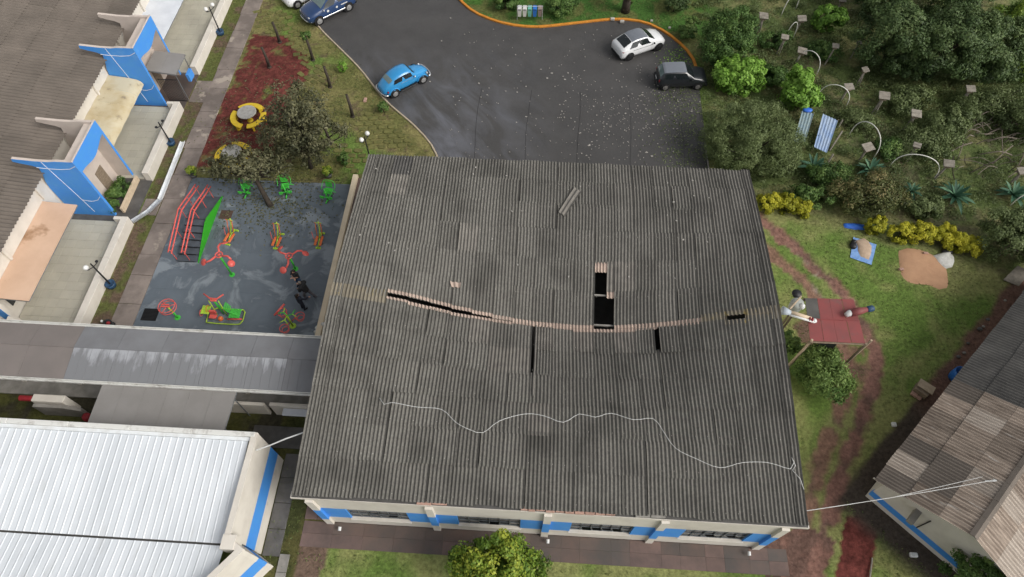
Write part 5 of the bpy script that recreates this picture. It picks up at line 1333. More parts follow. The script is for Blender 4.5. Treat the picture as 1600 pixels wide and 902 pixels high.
# ------------------------------------------------------------------ recycling bins
rbk = thing('bin_rack', 'row of five coloured recycling bins hung on a metal rack beyond the orange kerb', 'bins', (-1.25, 45.7, 0))
b0 = G(808,31); b1 = G(847,31); dx = (b1-b0)
for q in (b0, b1): MB().tube([q, q+Vector((0,0,1.25))], .03, 6).build('post', 'galv', rbk)
MB().tube([b0+Vector((0,0,1.2)), b1+Vector((0,0,1.2))], .025, 6).build('rail', 'galv', rbk)
for k, mm in enumerate(('bin_white','bin_white','bin_green','bin_blue','bin_brown')):
    c = b0+dx*((k+.5)/5); w_ = .165
    bn = MB()
    V = []
    for z, s, fy in ((.42,.72,.8),(1.02,1.0,1.0),(1.10,1.0,1.0),(1.20,.86,.5)):
        V += [(c.x-w_*s, c.y-.20*fy-.05, z), (c.x+w_*s, c.y-.20*fy-.05, z), (c.x+w_*s, c.y+.14, z), (c.x-w_*s, c.y+.14, z)]
    bn.add(V, [(0,3,2,1),(12,13,14,15)]+[(k_*4+i, k_*4+(i+1)%4, k_*4+4+(i+1)%4, k_*4+4+i) for k_ in range(3) for i in range(4)])
    o = bn.build('bin', mm, rbk)
    MB().box(c.x-w_*.62, c.x+w_*.62, c.y-.262, c.y-.24, 1.03, 1.10).build('slot', 'plastic_black', o)

# ------------------------------------------------------------------ hives on posts
def hive(label, px, h, lean, rz, s=1.0, box=True):
    s *= 1.02
    p = G(*px); t = thing('post_hive', label, 'hive', (p.x, p.y, 0), rz, 'small roofed hives on posts')
    q = Vector((lean*.25, lean*.15, h))
    T(t, 'post', 'hive_grey', [(0,0,-.05), q], .075*s, 6, False)
    if rng.random() < .6: T(t, 'post', 'hive_grey', [(.18,-.10,-.05), q+Vector((.06,0,0))], .05*s, 6, False)
    if box: MB().bbox(q.x-.20*s, q.x+.20*s, q.y-.17*s, q.y+.17*s, h, h+.26*s, .015).build('box', 'wood_old', t, world=False)
    M = Matrix.Translation(q+Vector((0,0,.27*s))) @ Matrix.Rotation(R(rng.uniform(6,16)), 4, 'X') @ Matrix.Rotation(R(rng.uniform(-6,6)), 4, 'Y')
    MB().bbox(-.34*s,.34*s,-.29*s,.29*s,0,.05,.015, M).build('roof_slab', 'hive_grey', t, world=False)
    MB().box(-.34*s,.34*s,-.02,.02,.051,.065, M).build('ridge', 'hive_grey', t, world=False)
hv = [((1181,54),1.35,.4,'post hive with black box at its foot, nearest the dark round tree',1.0), ((1244,48),.8,.3,'low pale hive beside the topmost hoops',.95), ((1213,85),1.3,.5,'dark weathered post hive behind the bright green bush',.8),
      ((1288,102),1.5,.6,'tall thin leaning hive post between hoops and the dark trees',.7), ((1312,160),1.1,.5,'hive standing inside the middle white hoop',.95), ((1337,135),1.2,.6,'leaning hive post just right of the middle hoop',.75),
      ((1362,178),1.35,.5,'hive on twin sloping posts right of the middle hoop',1.05), ((1412,203),1.2,.5,'pale hive beside the olive shrubs, left of the bare branches',1.0), ((1342,252),1.0,.3,'hive at the foot of the round nearest hoop',1.05),
      ((1413,250),1.2,.5,'slim hive post inside the right-hand hoop',.7), ((1493,168),1.4,.6,'hive on a long leaning post by the dark tree mass',.9), ((1460,280),1.2,.6,'grey hive at the edge of the bare branch pile',.95), ((1328,92),1.2,.6,'thin grey post under the dark tree mass',.55), ((1243,100),.9,.3,'flat grey hive roof almost buried in the bright leafy bush',1.0), ((1575,290),1.1,.5,'pale hive at the right edge among agaves',.9), ((1306,20),.9,.3,'small slatted hive at the top by the bright shrub',.8)]
for (px, h, ln, lb, s) in hv: hive(lb, px, h, ln, R(rng.uniform(-25,25)), s)

# ------------------------------------------------------------------ white tunnel hoops
def hoop(label, A, B, h, lean=0.0):
    a, b = G(*A), G(*B); c = (a+b)/2; pts = []
    d = (b-a)/2; nrm = Vector((-d.y, d.x, 0)).normalized()
    for k in range(19):
        t = math.pi*k/18; pts.append(c-d*math.cos(t)*(1+.12*math.sin(t))+Vector((0,0,h*math.sin(t)**.8))+nrm*lean*math.sin(t))
    o = MB().tube(pts, .032, 7).build('tunnel_hoop', 'pvc', None, True); tag(o, label, 'hoop', 'white tunnel hoops')
hoop('white hoop rising out of the top edge', (1220,26), (1243,14), 1.9)
hoop('half-buried white hoop next to the low pale hive', (1226,62), (1239,60), 1.5)
hoop('white hoop over the bright leafy bush', (1243,100), (1275,118), 1.6)
hoop('white hoop standing behind the upright blue sheet', (1277,152), (1321,167), 1.5)
hoop('roundest white hoop, with a hive at its foot', (1326,212), (1364,248), 2.0)
hoop('widest white hoop, nearest the bare branch pile', (1389,262), (1458,280), 1.7)
hoop('white hoop poking from the agave at the right edge', (1578,322), (1612,318), 1.3)

# blue sheets leaning on the frames
s1 = [G(1286,178,.9), G(1310,187,.9), G(1292,239,.35), G(1271,231,.35)]
bs = thing('blue_sheet', 'translucent blue corrugated sheet leaning beside a grey pole', 'sheet', (s1[2].x, s1[2].y, 0))
o = corr_sheet('sheet', 'blue_sheet', bs, lambda s, t: tuple(((s1[0]*(1-s)+s1[1]*s)*(1-t)+(s1[3]*(1-s)+s1[2]*s)*t)[:2]), lambda u, v: .35+.55*max(0, min(1, (v-s1[2].y)/(s1[0].y-s1[2].y))), nw=5, amp=.02, nl=3)
MB().tube([s1[3]-Vector((0,0,.4)), s1[3]], .03, 6).build('leg', 'wood_old', bs); MB().tube([s1[1]-Vector((0,0,.95)), s1[1]], .03, 6).build('leg', 'wood_old', bs)
s2 = [G(1254,171,.8), G(1272,177,.8), G(1258,222,.4), G(1240,222,.4)]
bs2 = thing('blue_sheet', 'dull wet blue-grey sheet with a bright blue top end, half under the olive bush', 'sheet', (s2[2].x, s2[2].y, 0))
corr_sheet('sheet', 'blue_sheet_wet', bs2, lambda s, t: tuple(((s2[0]*(1-s)+s2[1]*s)*(1-t)+(s2[3]*(1-s)+s2[2]*s)*t)[:2]), lambda u, v: .4+.4*max(0, min(1, (v-s2[2].y)/(s2[0].y-s2[2].y))), nw=4, amp=.02, nl=3)
MB().ball(G(1262,172,.85), (.34,.22,.12), 12, 8).build('end_cap', 'blue_tarp', bs2, True)
MB().tube([s2[1]-Vector((0,0,.85)), s2[1]], .03, 6).build('leg', 'wood_old', bs2)
for (A, B, lb) in (((1316,205),(1296,236),'long grey pole lying beside the bright blue sheet'), ((1317,187),(1309,200),'short grey post standing above the blue sheet'), ((1302,241),(1294,254),'stub of grey post between blue sheet and agave'), ((1232,232),(1222,250),'weathered grey plank under the olive bush')):
    a, b = G(*B), G(*A, .55); o = MB().tube([a, b], .055, 6).build('grey_pole', 'hive_grey'); tag(o, lb, 'pole')

# ------------------------------------------------------------------ things on the right-hand lawn
def heap(name, label, cat, P, h, mname, seed, z0=.02):
    P3 = [G(a, b) for a, b in P]; c = sum(P3, Vector())/len(P3); r_ = random.Random(seed); m = MB()
    ringp = catmull(P3+[P3[0]], .35)[:-1]; n = len(ringp); V = []
    for f, zz in ((1.0,.0),(.86,.45),(.6,.75),(.3,.95)):
        for p in ringp: V.append(((c.x+(p.x-c.x)*f*r_.uniform(.97,1.03)), c.y+(p.y-c.y)*f*r_.uniform(.97,1.03), z0-.03+h*zz*r_.uniform(.8,1.15)+(r_.uniform(-.12,.14)*zz if 'cloth' in name or 'tarp' in name else 0)))
    V.append((c.x, c.y, z0+h))
    F = [(k*n+i, k*n+(i+1)%n, (k+1)*n+(i+1)%n, (k+1)*n+i) for k in range(3) for i in range(n)]+[(3*n+i, 3*n+(i+1)%n, 4*n) for i in range(n)]
    m.add(V, F); o = m.build(name, mname, None, True)
    if label: tag(o, label, cat)
    return o
heap('sand_pile', 'broad flat heap of orange-tan sand on the right-hand lawn', 'sand', [(1404,392),(1418,388),(1450,395),(1477,414),(1479,452),(1452,446),(1412,436)], .22, 'sand', 3)
tp = [G(1333,371), G(1369,383), G(1361,415), G(1328,403)]
tarp = thing('ground_tarp', 'small pale blue tarp spread on the lawn under a sand heap', 'tarp', ((tp[0]+tp[2])/2))
m = MB(); V = []
for i in range(9):
    for j in range(9):
        p = (tp[0]*(1-i/8)+tp[1]*i/8)*(1-j/8)+(tp[3]*(1-i/8)+tp[2]*i/8)*j/8; V.append((p.x, p.y, .035+rng.uniform(0,.035)))
m.add(V, [(i*9+j, i*9+j+1, (i+1)*9+j+1, (i+1)*9+j) for i in range(8) for j in range(8)]); m.build('cloth', 'tarp_light', tarp, True)
heap('sand_heap', 'small pale sand heap lying on the blue tarp', 'sand', [(1336,376),(1350,373),(1362,386),(1357,407),(1343,402)], .16, 'sand_pale', 5, .06)
bb = thing('black_bag', 'black bag slumped against the corner of the small tarp', 'bag', G(1333,384))
MB().ball(G(1333,384,.10), (.22,.26,.16), 10, 8).ball(G(1334,378,.14), (.16,.16,.16), 10, 8).build('sack', 'plastic_black', bb, True)
cl = heap('crumpled_cloth', 'crumpled white sheet bundled at the corner of the large sand heap', 'cloth', [(1456,400),(1470,396),(1485,394),(1491,404),(1488,418),(1474,421),(1462,411)], .30, 'cloth_white', 8)
bg_ = thing('black_bundle', 'black bundle behind the crumpled white sheet', 'bag', G(1480,394))
MB().ball(G(1480,394,.12), (.35,.20,.18), 10, 8).build('sack', 'plastic_black', bg_, True)
t_ = heap('crumpled_tarp', 'crumpled bright blue tarp at the foot of the yellow hedge', 'tarp', [(1317,350),(1332,349),(1355,353),(1356,359),(1335,359),(1319,356)], .16, 'blue_tarp', 9)
for (px, lb) in (((1446,396),'orange-red brick lying at the top of the sand heap'), ((1408,421),'orange brick half buried at the left of the sand heap')):
    p = G(*px, .12); o = MB().bbox(p.x-.14,p.x+.14,p.y-.07,p.y+.07,.08,.2,.01).build('loose_brick', 'brick_broken'); tag(o, lb, 'brick')
# dog-house like box
p = G(1437,612); kb = thing('cardboard_crate', 'open pale crate with a hinged lid beside the brown roof', 'crate', p, R(-38))
MB().bbox(-.36,.36,-.30,.30,0,.42,.02).build('box', 'wood_old', kb, world=False)
M = Matrix.Translation((.06,.06,.46)) @ Matrix.Rotation(R(-10), 4, 'X'); MB().bbox(-.42,.42,-.18,.42,0,.04,.01, M).build('lid', 'wood_pale', kb, world=False)
MB().bbox(-.34,-.02,-.52,-.32,.0,.16,.01).bbox(.0,.22,-.50,-.33,.0,.12,.01).build('loose_flap', 'brick_broken', kb, world=False)
p = G(1490,590); bb = thing('blue_barrel', 'open blue barrel under the eaves of the dark corrugated roof', 'barrel', p)
MB().lathe([(.30,0),(.34,.25),(.34,.55),(.32,.78),(.28,.78),(.28,.12),(.0001,.10)], 20, p).build('drum', 'bin_blue', bb, True)
MB().tube(ring(p+Vector((0,0,.78)), .31), .02, 6, closed=True).build('rim', 'bin_blue', bb, True)
p = G(1396,664); o = MB().bbox(p.x-.12,p.x+.12,p.y-.12,p.y+.12,0,.12,.03).build('white_block', 'plastic_white'); tag(o, 'small white block lying by the red track', 'block')
p = G(1428,868); o = MB().bbox(p.x-.22,p.x+.14,p.y-.1,p.y+.12,0,.14,.04, None).build('white_scrap', 'plastic_white'); tag(o, 'white plastic scrap under the striped gable wall', 'scrap')
p = G(1587,432); ws = thing('leaning_board', 'pale board leaning by the shrubs at the right picture edge', 'board', p)
MB().slab([G(1568,437,.12), G(1590,415,.5), G(1612,425,.5), G(1592,447,.12)], .05).build('board', 'hive_grey', ws)
MB().tube([G(1600,420), G(1600,420,.45)], .03, 6).build('leg', 'wood_old', ws)
p = G(1364,890); o = MB().tube([G(1363,872,.05), G(1359,905,.1)], .04, 6).build('grey_stake', 'hive_grey'); tag(o, 'grey stake lying beside the red bare soil', 'stake')
# stones along the soil strip
STL = ['round pale stone next to the largest dark one on the bare strip', 'tiny stone touching the pair midway along the bare strip', 'dark stone nearest the blue barrel', 'pale stone just up the strip from the blue barrel', 'dark stone at the upper half of the bare strip', 'farthest stone up the bare strip beside the dark roof', 'stone midway between barrel and the stone pair']
for k, (px, s) in enumerate((((1530,515),.16),((1536,511),.10),((1497,558),.13),((1506,552),.11),((1543,500),.12),((1570,470),.09),((1512,537),.10))):
    p = G(*px); o = MB().ball((p.x,p.y,s*.4), (s,s*.8,s*.6), 9, 6).build('stone', 'concrete' if k % 2 else 'concrete_dark', None, True); tag(o, STL[k], 'stone', 'stones by the dark roof')

# ------------------------------------------------------------------ raised red platform beside the gym
ZP = 3.6
pc = [G(1258,466,ZP), G(1334,468,ZP), G(1352,537,ZP-.05), G(1266,533,ZP-.05)]
pf = thing('raised_platform', 'raised red sheet platform on timber legs beside the torn gym roof', 'platform', (16, 17.8, 0))
L0, R0, R1, L1 = pc
for k in range(4):
    a, b = k/4, (k+1)/4-.006
    q = [L0+(R0-L0)*a, L0+(R0-L0)*b, L1+(R1-L1)*b, L1+(R1-L1)*a]; lift = .012*(k % 2)
    for j in range(2):
        c0, c1 = j*.5, (j+1)*.5+(.02 if j == 0 else 0); zz = Vector((0,0,lift+.02*j))
        MB().slab([q[0]+(q[3]-q[0])*c0+zz, q[1]+(q[2]-q[1])*c0+zz, q[1]+(q[2]-q[1])*c1+zz, q[0]+(q[3]-q[0])*c1+zz], .02).build('sheet', 'red_roof' if not (k == 0 and j == 0) else 'fibre_dark', pf)
for q, sp in ((L0,0),(R0,0),(R1,.30),(L1,.15)):
    o_ = Vector((sp,0,0)); MB().tube([Vector((q.x,q.y,-.05)), Vector((q.x,q.y,ZP-.06))+o_*.2], .07, 6).build('leg', 'wood_old', pf)
MB().tube([Vector((R1.x+.25,R1.y+.1,ZP+.15)), Vector((R1.x-.1,R1.y-.05,0))], .06, 6).build('brace', 'wood_pale', pf)
MB().tube([Vector((L1.x+.05,L1.y,ZP+.1)), Vector((L1.x-.2,L1.y-.1,0))], .06, 6).build('brace', 'wood_pale', pf)
for (a, b) in ((L0,R0),(R1,L1)): MB().tube([a-Vector((0,0,.10)), b-Vector((0,0,.10))], .05, 6).build('beam', 'wood_old', pf)
mid = (L0+R0+R1+L1)/4
MB().tube([(L0+L1)/2+Vector((.0,0,.05)), (R0+R1)/2+Vector((0,0,.05))], .025, 6).build('ridge_seam', 'red_roof', pf)
MB().box(15.0,15.9,16.55,16.60,2.0,3.0).build('sign_board', 'plastic_black', pf)
# grey drum with dark lid
p = G(1246,474,ZP+.2); dr = thing('grey_drum', 'round grey drum with a dark lid hanging at the platform corner', 'drum', (p.x,p.y,ZP-.6))
MB().lathe([(.26,-.75),(.32,-.45),(.34,-.1),(.32,.06),(.22,.12),(.0001,.13)], 18, p).build('barrel', 'drum_grey', dr, True)
p2 = G(1245,459,ZP+.25); MB().lathe([(.20,-.12),(.26,-.02),(.24,.06),(.0001,.09)], 14, p2).build('lid', 'black_metal', dr, True)
MB().tube([G(1234,483,ZP+.42), G(1252,463,ZP+.5)], .045, 8).build('strap', 'wood_pale', dr)
MB().ball(G(1253,479,ZP+.25), (.16,.16,.2), 10, 8).build('valve', 'plastic_white', dr, True)
MB().tube([p-Vector((0,0,.75)), Vector((p.x,p.y,0))], .06, 8).build('stand', 'wood_old', dr)
# beige pipe with flared pale end, reaching to the gym eaves
A, B = G(1222,485,ZP+.55), G(1274,502,ZP+.22); d = (B-A)
pp = thing('flared_pipe', 'beige pipe with a pale flared end leaning from red platform to gym roof', 'pipe', (B.x,B.y,ZP))
MB().tube([A, A+d*.16, A+d*.24], [.24,.17,.13], 12).build('flare', 'pipe_blue', pp, True)
q = Vector((-d.y, d.x, 0)).normalized()
MB().tube([A+d*.22+q*.06, A+d*.86+q*.06], .10, 12).build('shaft', 'pipe_beige', pp, True)
MB().tube([A+d*.22-q*.13, A+d*.98-q*.08], .06, 10).build('shaft', 'plastic_white', pp, True)
for f in (.80,.87): MB().tube([A+d*f, A+d*(f+.03)], .135, 12).build('red_band', 'red_dark', pp, True)
MB().ball(A+d*.97, (.13,.13,.12), 12, 8).build('end', 'plastic_white', pp, True)
# red cylinder with dark cap
A, B = G(1325,490,ZP+.18), G(1363,482,ZP+.30); d = B-A
rc = thing('red_cylinder', 'red cylinder with dark cap and white foot lying on the platform edge', 'cylinder', (A.x,A.y,ZP))
MB().tube([A+d*.1, A+d*.45, A+d*.78], [.19,.20,.13], 14).build('tank', 'red_roof', rc, True)
MB().tube([A+d*.76, A+d*.84, A+d*1.02, A+d*1.06], [.12,.17,.16,.10], 14).build('cap', 'pot_blue', rc, True)
MB().tube([A-d*.08+Vector((-.02,-.08,0)), A+d*.06, A+d*.14], [.12,.17,.18], 12).build('foot', 'plastic_white', rc, True)
# white poles beside the gym wall
p = G(1231,590); MBp = MB().tube([Vector((12.7,p.y+.6,0)), Vector((12.62,17.0,4.3))], .04, 8).build('white_pole', 'pvc'); tag(MBp, 'white pole propped against the gym side by the platform', 'pole')
o = MB().tube([Vector((12.9,15.6,0)), Vector((12.75,15.4,2.2))], .035, 8).build('white_pole', 'pvc'); tag(o, 'short white pole standing in the tree beside the gym', 'pole')

# ------------------------------------------------------------------ overhead cables
def cable(label, A, B, sagm, r=.018, mm='cable'):
    A, B = Vector(A), Vector(B); pts = [A+(B-A)*t-Vector((0,0,sagm*4*t*(1-t))) for t in np.linspace(0,1,16)]
    tag(MB().tube(pts, r, 5).build('overhead_cable', mm), label, 'cable')
cA = Vector((12.15,7.5,4.75)); e1 = rp_(2.9, 3.3, .25); 
cable('long white cable from the gym corner to the bracket on the brown roof', cA, e1+Vector((.1,.0,.0)), .18, .015)
cable('short second white cable slung just above the long one over the brown roof', cA+(e1-cA)*.48-Vector((0,0,.17)), e1+Vector((-.45,.1,.0)), .05, .012)
bk = thing('cable_bracket', 'pale metal cable bracket on the brown corrugated roof', 'bracket', rp_(2.9,3.3,0))
MB().tube([rp_(2.9,3.3,.02), rp_(2.9,3.3,.30)], .02, 6).tube([rp_(2.75,3.15,.06), rp_(3.05,3.45,.06)], .035, 6).build('foot', 'plastic_white', bk)

# ------------------------------------------------------------------ fallen white gutter on the verge
fg = thing('fallen_gutter', 'bent white metal gutter lying across the verge and pavement', 'gutter', G(248,315))
P = [G(286,222,.12), G(268,268,.12), G(250,313,.12), G(232,331,.12), G(207,347,.12)]
for k in range(4):
    a, b = P[k], P[k+1]; d = (b-a).normalized(); n_ = Vector((-d.y,d.x,0)); w_ = .17
    b = b-d*.01; m = MB(); up = Vector((0,0,.12)); t_ = n_*.02
    pr = lambda p: [p+n_*w_+up, p+n_*w_*.9, p-n_*w_*.9, p-n_*w_+up*.7, p-n_*(w_-.03)+up*.7, p-n_*w_*.75+Vector((0,0,.02)), p+n_*w_*.75+Vector((0,0,.02)), p+n_*(w_-.03)+up]
    m.add(pr(a)+pr(b), [(i, (i+1)%8, 8+(i+1)%8, 8+i) for i in range(8)]); m.build('section', 'galv' if k > 1 else 'white_flash', fg)

# odd things by the court
wbg = thing('white_bag', 'white plastic bag lying at the end of the low cream wall', 'bag', G(500,512))
MB().ball(G(500,513,.35), (.30,.20,.16), 12, 8).ball(G(506,507,.5), (.18,.14,.14), 10, 8).ball(G(494,519,.25), (.15,.12,.12), 10, 8).build('sack', 'cloth_white', wbg, True)
rbn = thing('red_black_bundle', 'small red and black bundle on the pavement by the walkway roof', 'bag', G(168,504))
MB().ball(G(168,504,.2), (.26,.2,.2), 12, 8).ball(G(176,507,.15), (.15,.15,.15), 10, 8).build('sack', 'plastic_black', rbn, True)
MB().ball(G(169,505,.42), (.12,.11,.10), 10, 8).build('patch', 'red_dark', rbn, True); MB().ball(G(159,502,.3), .08, 8, 6).build('corner', 'plastic_white', rbn, True)
for (px, lb) in (((540,157),'orange brick lying on the lawn behind the blue car'),):
    p = G(571,157); o = MB().bbox(p.x-.12,p.x+.10,p.y-.2,p.y+.2,0,.09,.015).build('loose_brick', 'brick_broken'); tag(o, lb, 'brick')
o = MB().tube([G(1102,228), G(1103,228,.9)], .035, 8).build('edge_post', 'hive_grey'); tag(o, 'thin pale post at the east edge of the asphalt', 'post')
o = MB().tube([G(1103,232,.06), G(1108,268,.06)], .05, 6).build('edge_rail', 'concrete'); tag(o, 'pale edging bar at the asphalt corner behind the gym', 'kerb')

# ------------------------------------------------------------------ vegetation
def quads_mesh(name, Vq, tone, mname, parent=None):
    n = len(Vq)//4; me = bpy.data.meshes.new(name); me.vertices.add(4*n); me.vertices.foreach_set('co', Vq.astype(np.float32).ravel())
    me.loops.add(4*n); me.loops.foreach_set('vertex_index', np.arange(4*n, dtype=np.int32))
    me.polygons.add(n); me.polygons.foreach_set('loop_start', np.arange(0, 4*n, 4, dtype=np.int32)); me.update(calc_edges=True)
    a = me.attributes.new('tone', 'FLOAT', 'FACE'); a.data.foreach_set('value', np.clip(tone, 0, 1).astype(np.float32))
    return link(name, me, mname, parent)
def leaves(c, nrm, l, wd, gen, droop=0.0):
    n = len(c); z = gen.normal(size=(n,3)); t = np.cross(nrm, z); t /= np.linalg.norm(t,axis=1,keepdims=True)+1e-9
    t[:,2] -= droop; t /= np.linalg.norm(t,axis=1,keepdims=True)+1e-9
    s = np.cross(nrm, t); s /= np.linalg.norm(s,axis=1,keepdims=True)+1e-9
    L_ = (l*gen.uniform(.6,1.3,n))[:,None]; W_ = L_*wd
    up = nrm*L_*.12
    return np.stack([c-t*L_*.5, c+s*W_*.5+up, c+t*L_*.5, c-s*W_*.5+up], 1).reshape(-1,3)
def crown(parent, blobs, n, leaf, mname, seed, wd=.5, spread=.30, ncl=26, hollow=.55, droop=0.0, name='crown', up=.35, bias=0.0):
    gen = np.random.default_rng(seed); B = np.array(blobs, float); wgt = (B[:,3]*B[:,4])+B[:,3]*B[:,5]; wgt /= wgt.sum()
    C = []; T_ = []
    for b, w_ in zip(B, wgt):
        K = max(5, int(ncl*w_*len(B))); d = gen.normal(size=(K,3)); d[:,2] += up; d /= np.linalg.norm(d,axis=1,keepdims=True)
        r = hollow+(1-hollow)*gen.random(K)**.5*gen.uniform(.85,1.22,K)
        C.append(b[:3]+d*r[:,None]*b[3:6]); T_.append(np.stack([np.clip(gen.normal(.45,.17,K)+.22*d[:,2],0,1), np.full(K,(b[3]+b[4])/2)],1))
    C = np.concatenate(C); T_ = np.concatenate(T_); k = gen.integers(0, len(C), n)
    o = gen.normal(size=(n,3)); o /= np.linalg.norm(o,axis=1,keepdims=True); rr = gen.random(n)**.45
    sp = (T_[k,1]*spread)[:,None]*rr[:,None]; P = C[k]+o*sp*np.array([1,1,.72])
    P[:,2] = np.maximum(P[:,2], .04)
    cen = np.average(B[:,:3], axis=0, weights=wgt); nn = o*.8+(P-cen)/(np.linalg.norm(P-cen,axis=1,keepdims=True)+1e-6)*.5+gen.normal(size=(n,3))*.45; nn[:,2] += .35
    nn /= np.linalg.norm(nn,axis=1,keepdims=True)
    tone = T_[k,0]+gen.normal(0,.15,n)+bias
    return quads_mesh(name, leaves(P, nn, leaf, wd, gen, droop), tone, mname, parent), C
def limbs(parent, base, tips, r0, mname, seed, fork=.45):
    r_ = random.Random(seed); base = Vector(base); top = sum((Vector(t) for t in tips), Vector())/len(tips); f = base+(top-base)*fork
    m = MB().tube(catmull([base, base+(f-base)*.5+Vector((r_.uniform(-.1,.1), r_.uniform(-.1,.1), 0)), f], .4), None or [r0]*1, 8) if False else MB()
    P = catmull([base, base+(f-base)*.5+Vector((r_.uniform(-.1,.1), r_.uniform(-.1,.1), 0)), f], .3); n = len(P)
    m.tube(P, [r0*1.25 if i == 0 else r0*(1-.35*i/n) for i in range(n)], 8)
    for t in tips:
        t = Vector(t); mid = f+(t-f)*.5+Vector((r_.uniform(-.15,.15), r_.uniform(-.15,.15), r_.uniform(0,.15)))
        Q = catmull([f, mid, t], .3); n = len(Q); m.tube(Q, [r0*.55*(1-.8*i/max(1,n-1))+.006 for i in range(n)], 6)
    return m.build('trunk', mname, parent, True)
def tree(name, label, base, blobs, n, leaf, mname, seed, cat='tree', r0=.12, bark='bark', group=None, ntips=7, **kw):
    b = G(*base) if isinstance(base, tuple) and len(base) == 2 else Vector(base)
    t = thing(name, label, cat, (b.x, b.y, 0), group=group)
    bl = [(b.x+x, b.y+y, z, rx, ry, rz) for x, y, z, rx, ry, rz in blobs]
    o, C = crown(t, bl, n, leaf, mname, seed, **kw)
    idx = np.random.default_rng(seed+5).permutation(len(C))[:ntips]
    limbs(t, (b.x, b.y, -.05), [C[i] for i in idx], r0, bark, seed)
    return t
# right side, from the car park eastwards
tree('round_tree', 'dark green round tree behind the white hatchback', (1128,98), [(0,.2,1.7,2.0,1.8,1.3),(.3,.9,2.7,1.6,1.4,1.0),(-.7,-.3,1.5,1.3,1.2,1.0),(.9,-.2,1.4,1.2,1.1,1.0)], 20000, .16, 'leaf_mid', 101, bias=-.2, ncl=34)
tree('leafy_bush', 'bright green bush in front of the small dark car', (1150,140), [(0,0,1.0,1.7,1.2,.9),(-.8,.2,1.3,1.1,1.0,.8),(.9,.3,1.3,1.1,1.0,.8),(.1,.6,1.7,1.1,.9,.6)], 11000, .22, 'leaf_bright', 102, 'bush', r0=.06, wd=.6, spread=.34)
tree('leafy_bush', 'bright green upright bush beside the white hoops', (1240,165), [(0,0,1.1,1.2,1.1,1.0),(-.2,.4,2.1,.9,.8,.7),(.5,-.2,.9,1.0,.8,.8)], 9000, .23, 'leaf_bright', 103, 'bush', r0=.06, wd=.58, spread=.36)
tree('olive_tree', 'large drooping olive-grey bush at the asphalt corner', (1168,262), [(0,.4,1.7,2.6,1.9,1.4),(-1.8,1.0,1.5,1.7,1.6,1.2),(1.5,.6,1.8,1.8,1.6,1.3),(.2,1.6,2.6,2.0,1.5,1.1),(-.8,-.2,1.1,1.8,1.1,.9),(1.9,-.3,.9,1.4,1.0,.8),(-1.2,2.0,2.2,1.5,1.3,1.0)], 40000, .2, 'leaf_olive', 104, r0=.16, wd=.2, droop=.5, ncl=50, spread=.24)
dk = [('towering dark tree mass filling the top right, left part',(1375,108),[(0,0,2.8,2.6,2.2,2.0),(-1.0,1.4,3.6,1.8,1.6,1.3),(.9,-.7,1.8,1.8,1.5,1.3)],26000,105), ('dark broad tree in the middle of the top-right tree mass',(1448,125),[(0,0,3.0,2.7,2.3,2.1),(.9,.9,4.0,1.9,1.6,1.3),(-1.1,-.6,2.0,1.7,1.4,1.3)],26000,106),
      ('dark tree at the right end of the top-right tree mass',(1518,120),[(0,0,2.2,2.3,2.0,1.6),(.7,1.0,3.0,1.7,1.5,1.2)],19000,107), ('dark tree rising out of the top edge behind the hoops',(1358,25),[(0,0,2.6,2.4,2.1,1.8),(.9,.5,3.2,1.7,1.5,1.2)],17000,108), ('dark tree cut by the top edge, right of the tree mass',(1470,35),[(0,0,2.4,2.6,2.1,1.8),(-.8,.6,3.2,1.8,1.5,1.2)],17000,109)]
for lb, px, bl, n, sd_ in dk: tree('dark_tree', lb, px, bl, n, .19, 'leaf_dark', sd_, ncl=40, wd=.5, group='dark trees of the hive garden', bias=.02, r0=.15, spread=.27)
tree('shrub', 'yellowish green shrub at the top right corner', (1570,48), [(0,0,1.0,1.7,1.4,1.0),(1.2,.4,1.2,1.4,1.1,.9)], 9000, .16, 'leaf_lime', 110, 'shrub', r0=.05, bias=-.30)
tree('shrub', 'bright green shrub at the top beside the dark trees', (1283,45), [(0,0,.9,1.1,1.0,.8),(.7,.2,1.0,.9,.8,.7)], 7000, .19, 'leaf_bright', 111, 'shrub', r0=.05, bias=-.32)
tree('red_leaf_shrub', 'loose shrub with reddish leaves right of the gym roof corner', (1345,326), [(0,0,1.2,1.8,1.1,1.0),(-1.5,.0,1.1,1.2,.9,.9),(1.3,.2,1.3,1.2,.9,.9),(.2,.7,1.9,1.1,.8,.7)], 8500, .16, 'leaf_red', 112, 'shrub', r0=.07, spread=.40, ntips=14, bias=-.12)
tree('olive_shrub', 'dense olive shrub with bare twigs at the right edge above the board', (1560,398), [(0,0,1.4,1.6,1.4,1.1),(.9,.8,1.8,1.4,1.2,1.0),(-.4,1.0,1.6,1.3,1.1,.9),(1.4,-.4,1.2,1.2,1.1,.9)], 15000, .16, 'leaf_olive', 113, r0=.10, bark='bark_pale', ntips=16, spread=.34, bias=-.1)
tree('olive_shrub', 'low olive shrub left of the bare branch pile', (1430,240), [(0,0,.6,1.6,1.2,.5),(1.2,.3,.7,1.3,1.1,.5),(.3,1.1,.7,1.3,1.0,.5)], 8000, .14, 'leaf_olive', 114, 'shrub', r0=.04, spread=.4, bias=-.08)
tree('olive_shrub', 'olive undergrowth above the bare branch pile', (1530,175), [(0,0,.6,2.1,1.4,.6),(1.8,.4,.8,1.8,1.4,.7),(-1.4,-.4,.5,1.4,1.1,.5)], 11000, .14, 'leaf_olive', 115, 'shrub', r0=.04, spread=.4, bias=-.1)
tree('leafy_shrub', 'dark green shrub beside the post hive near the round tree', (1203,74), [(0,0,.6,1.0,.8,.5),(.8,.3,.7,.8,.7,.5)], 5000, .14, 'leaf_mid', 116, 'shrub', r0=.04, bias=-.1)
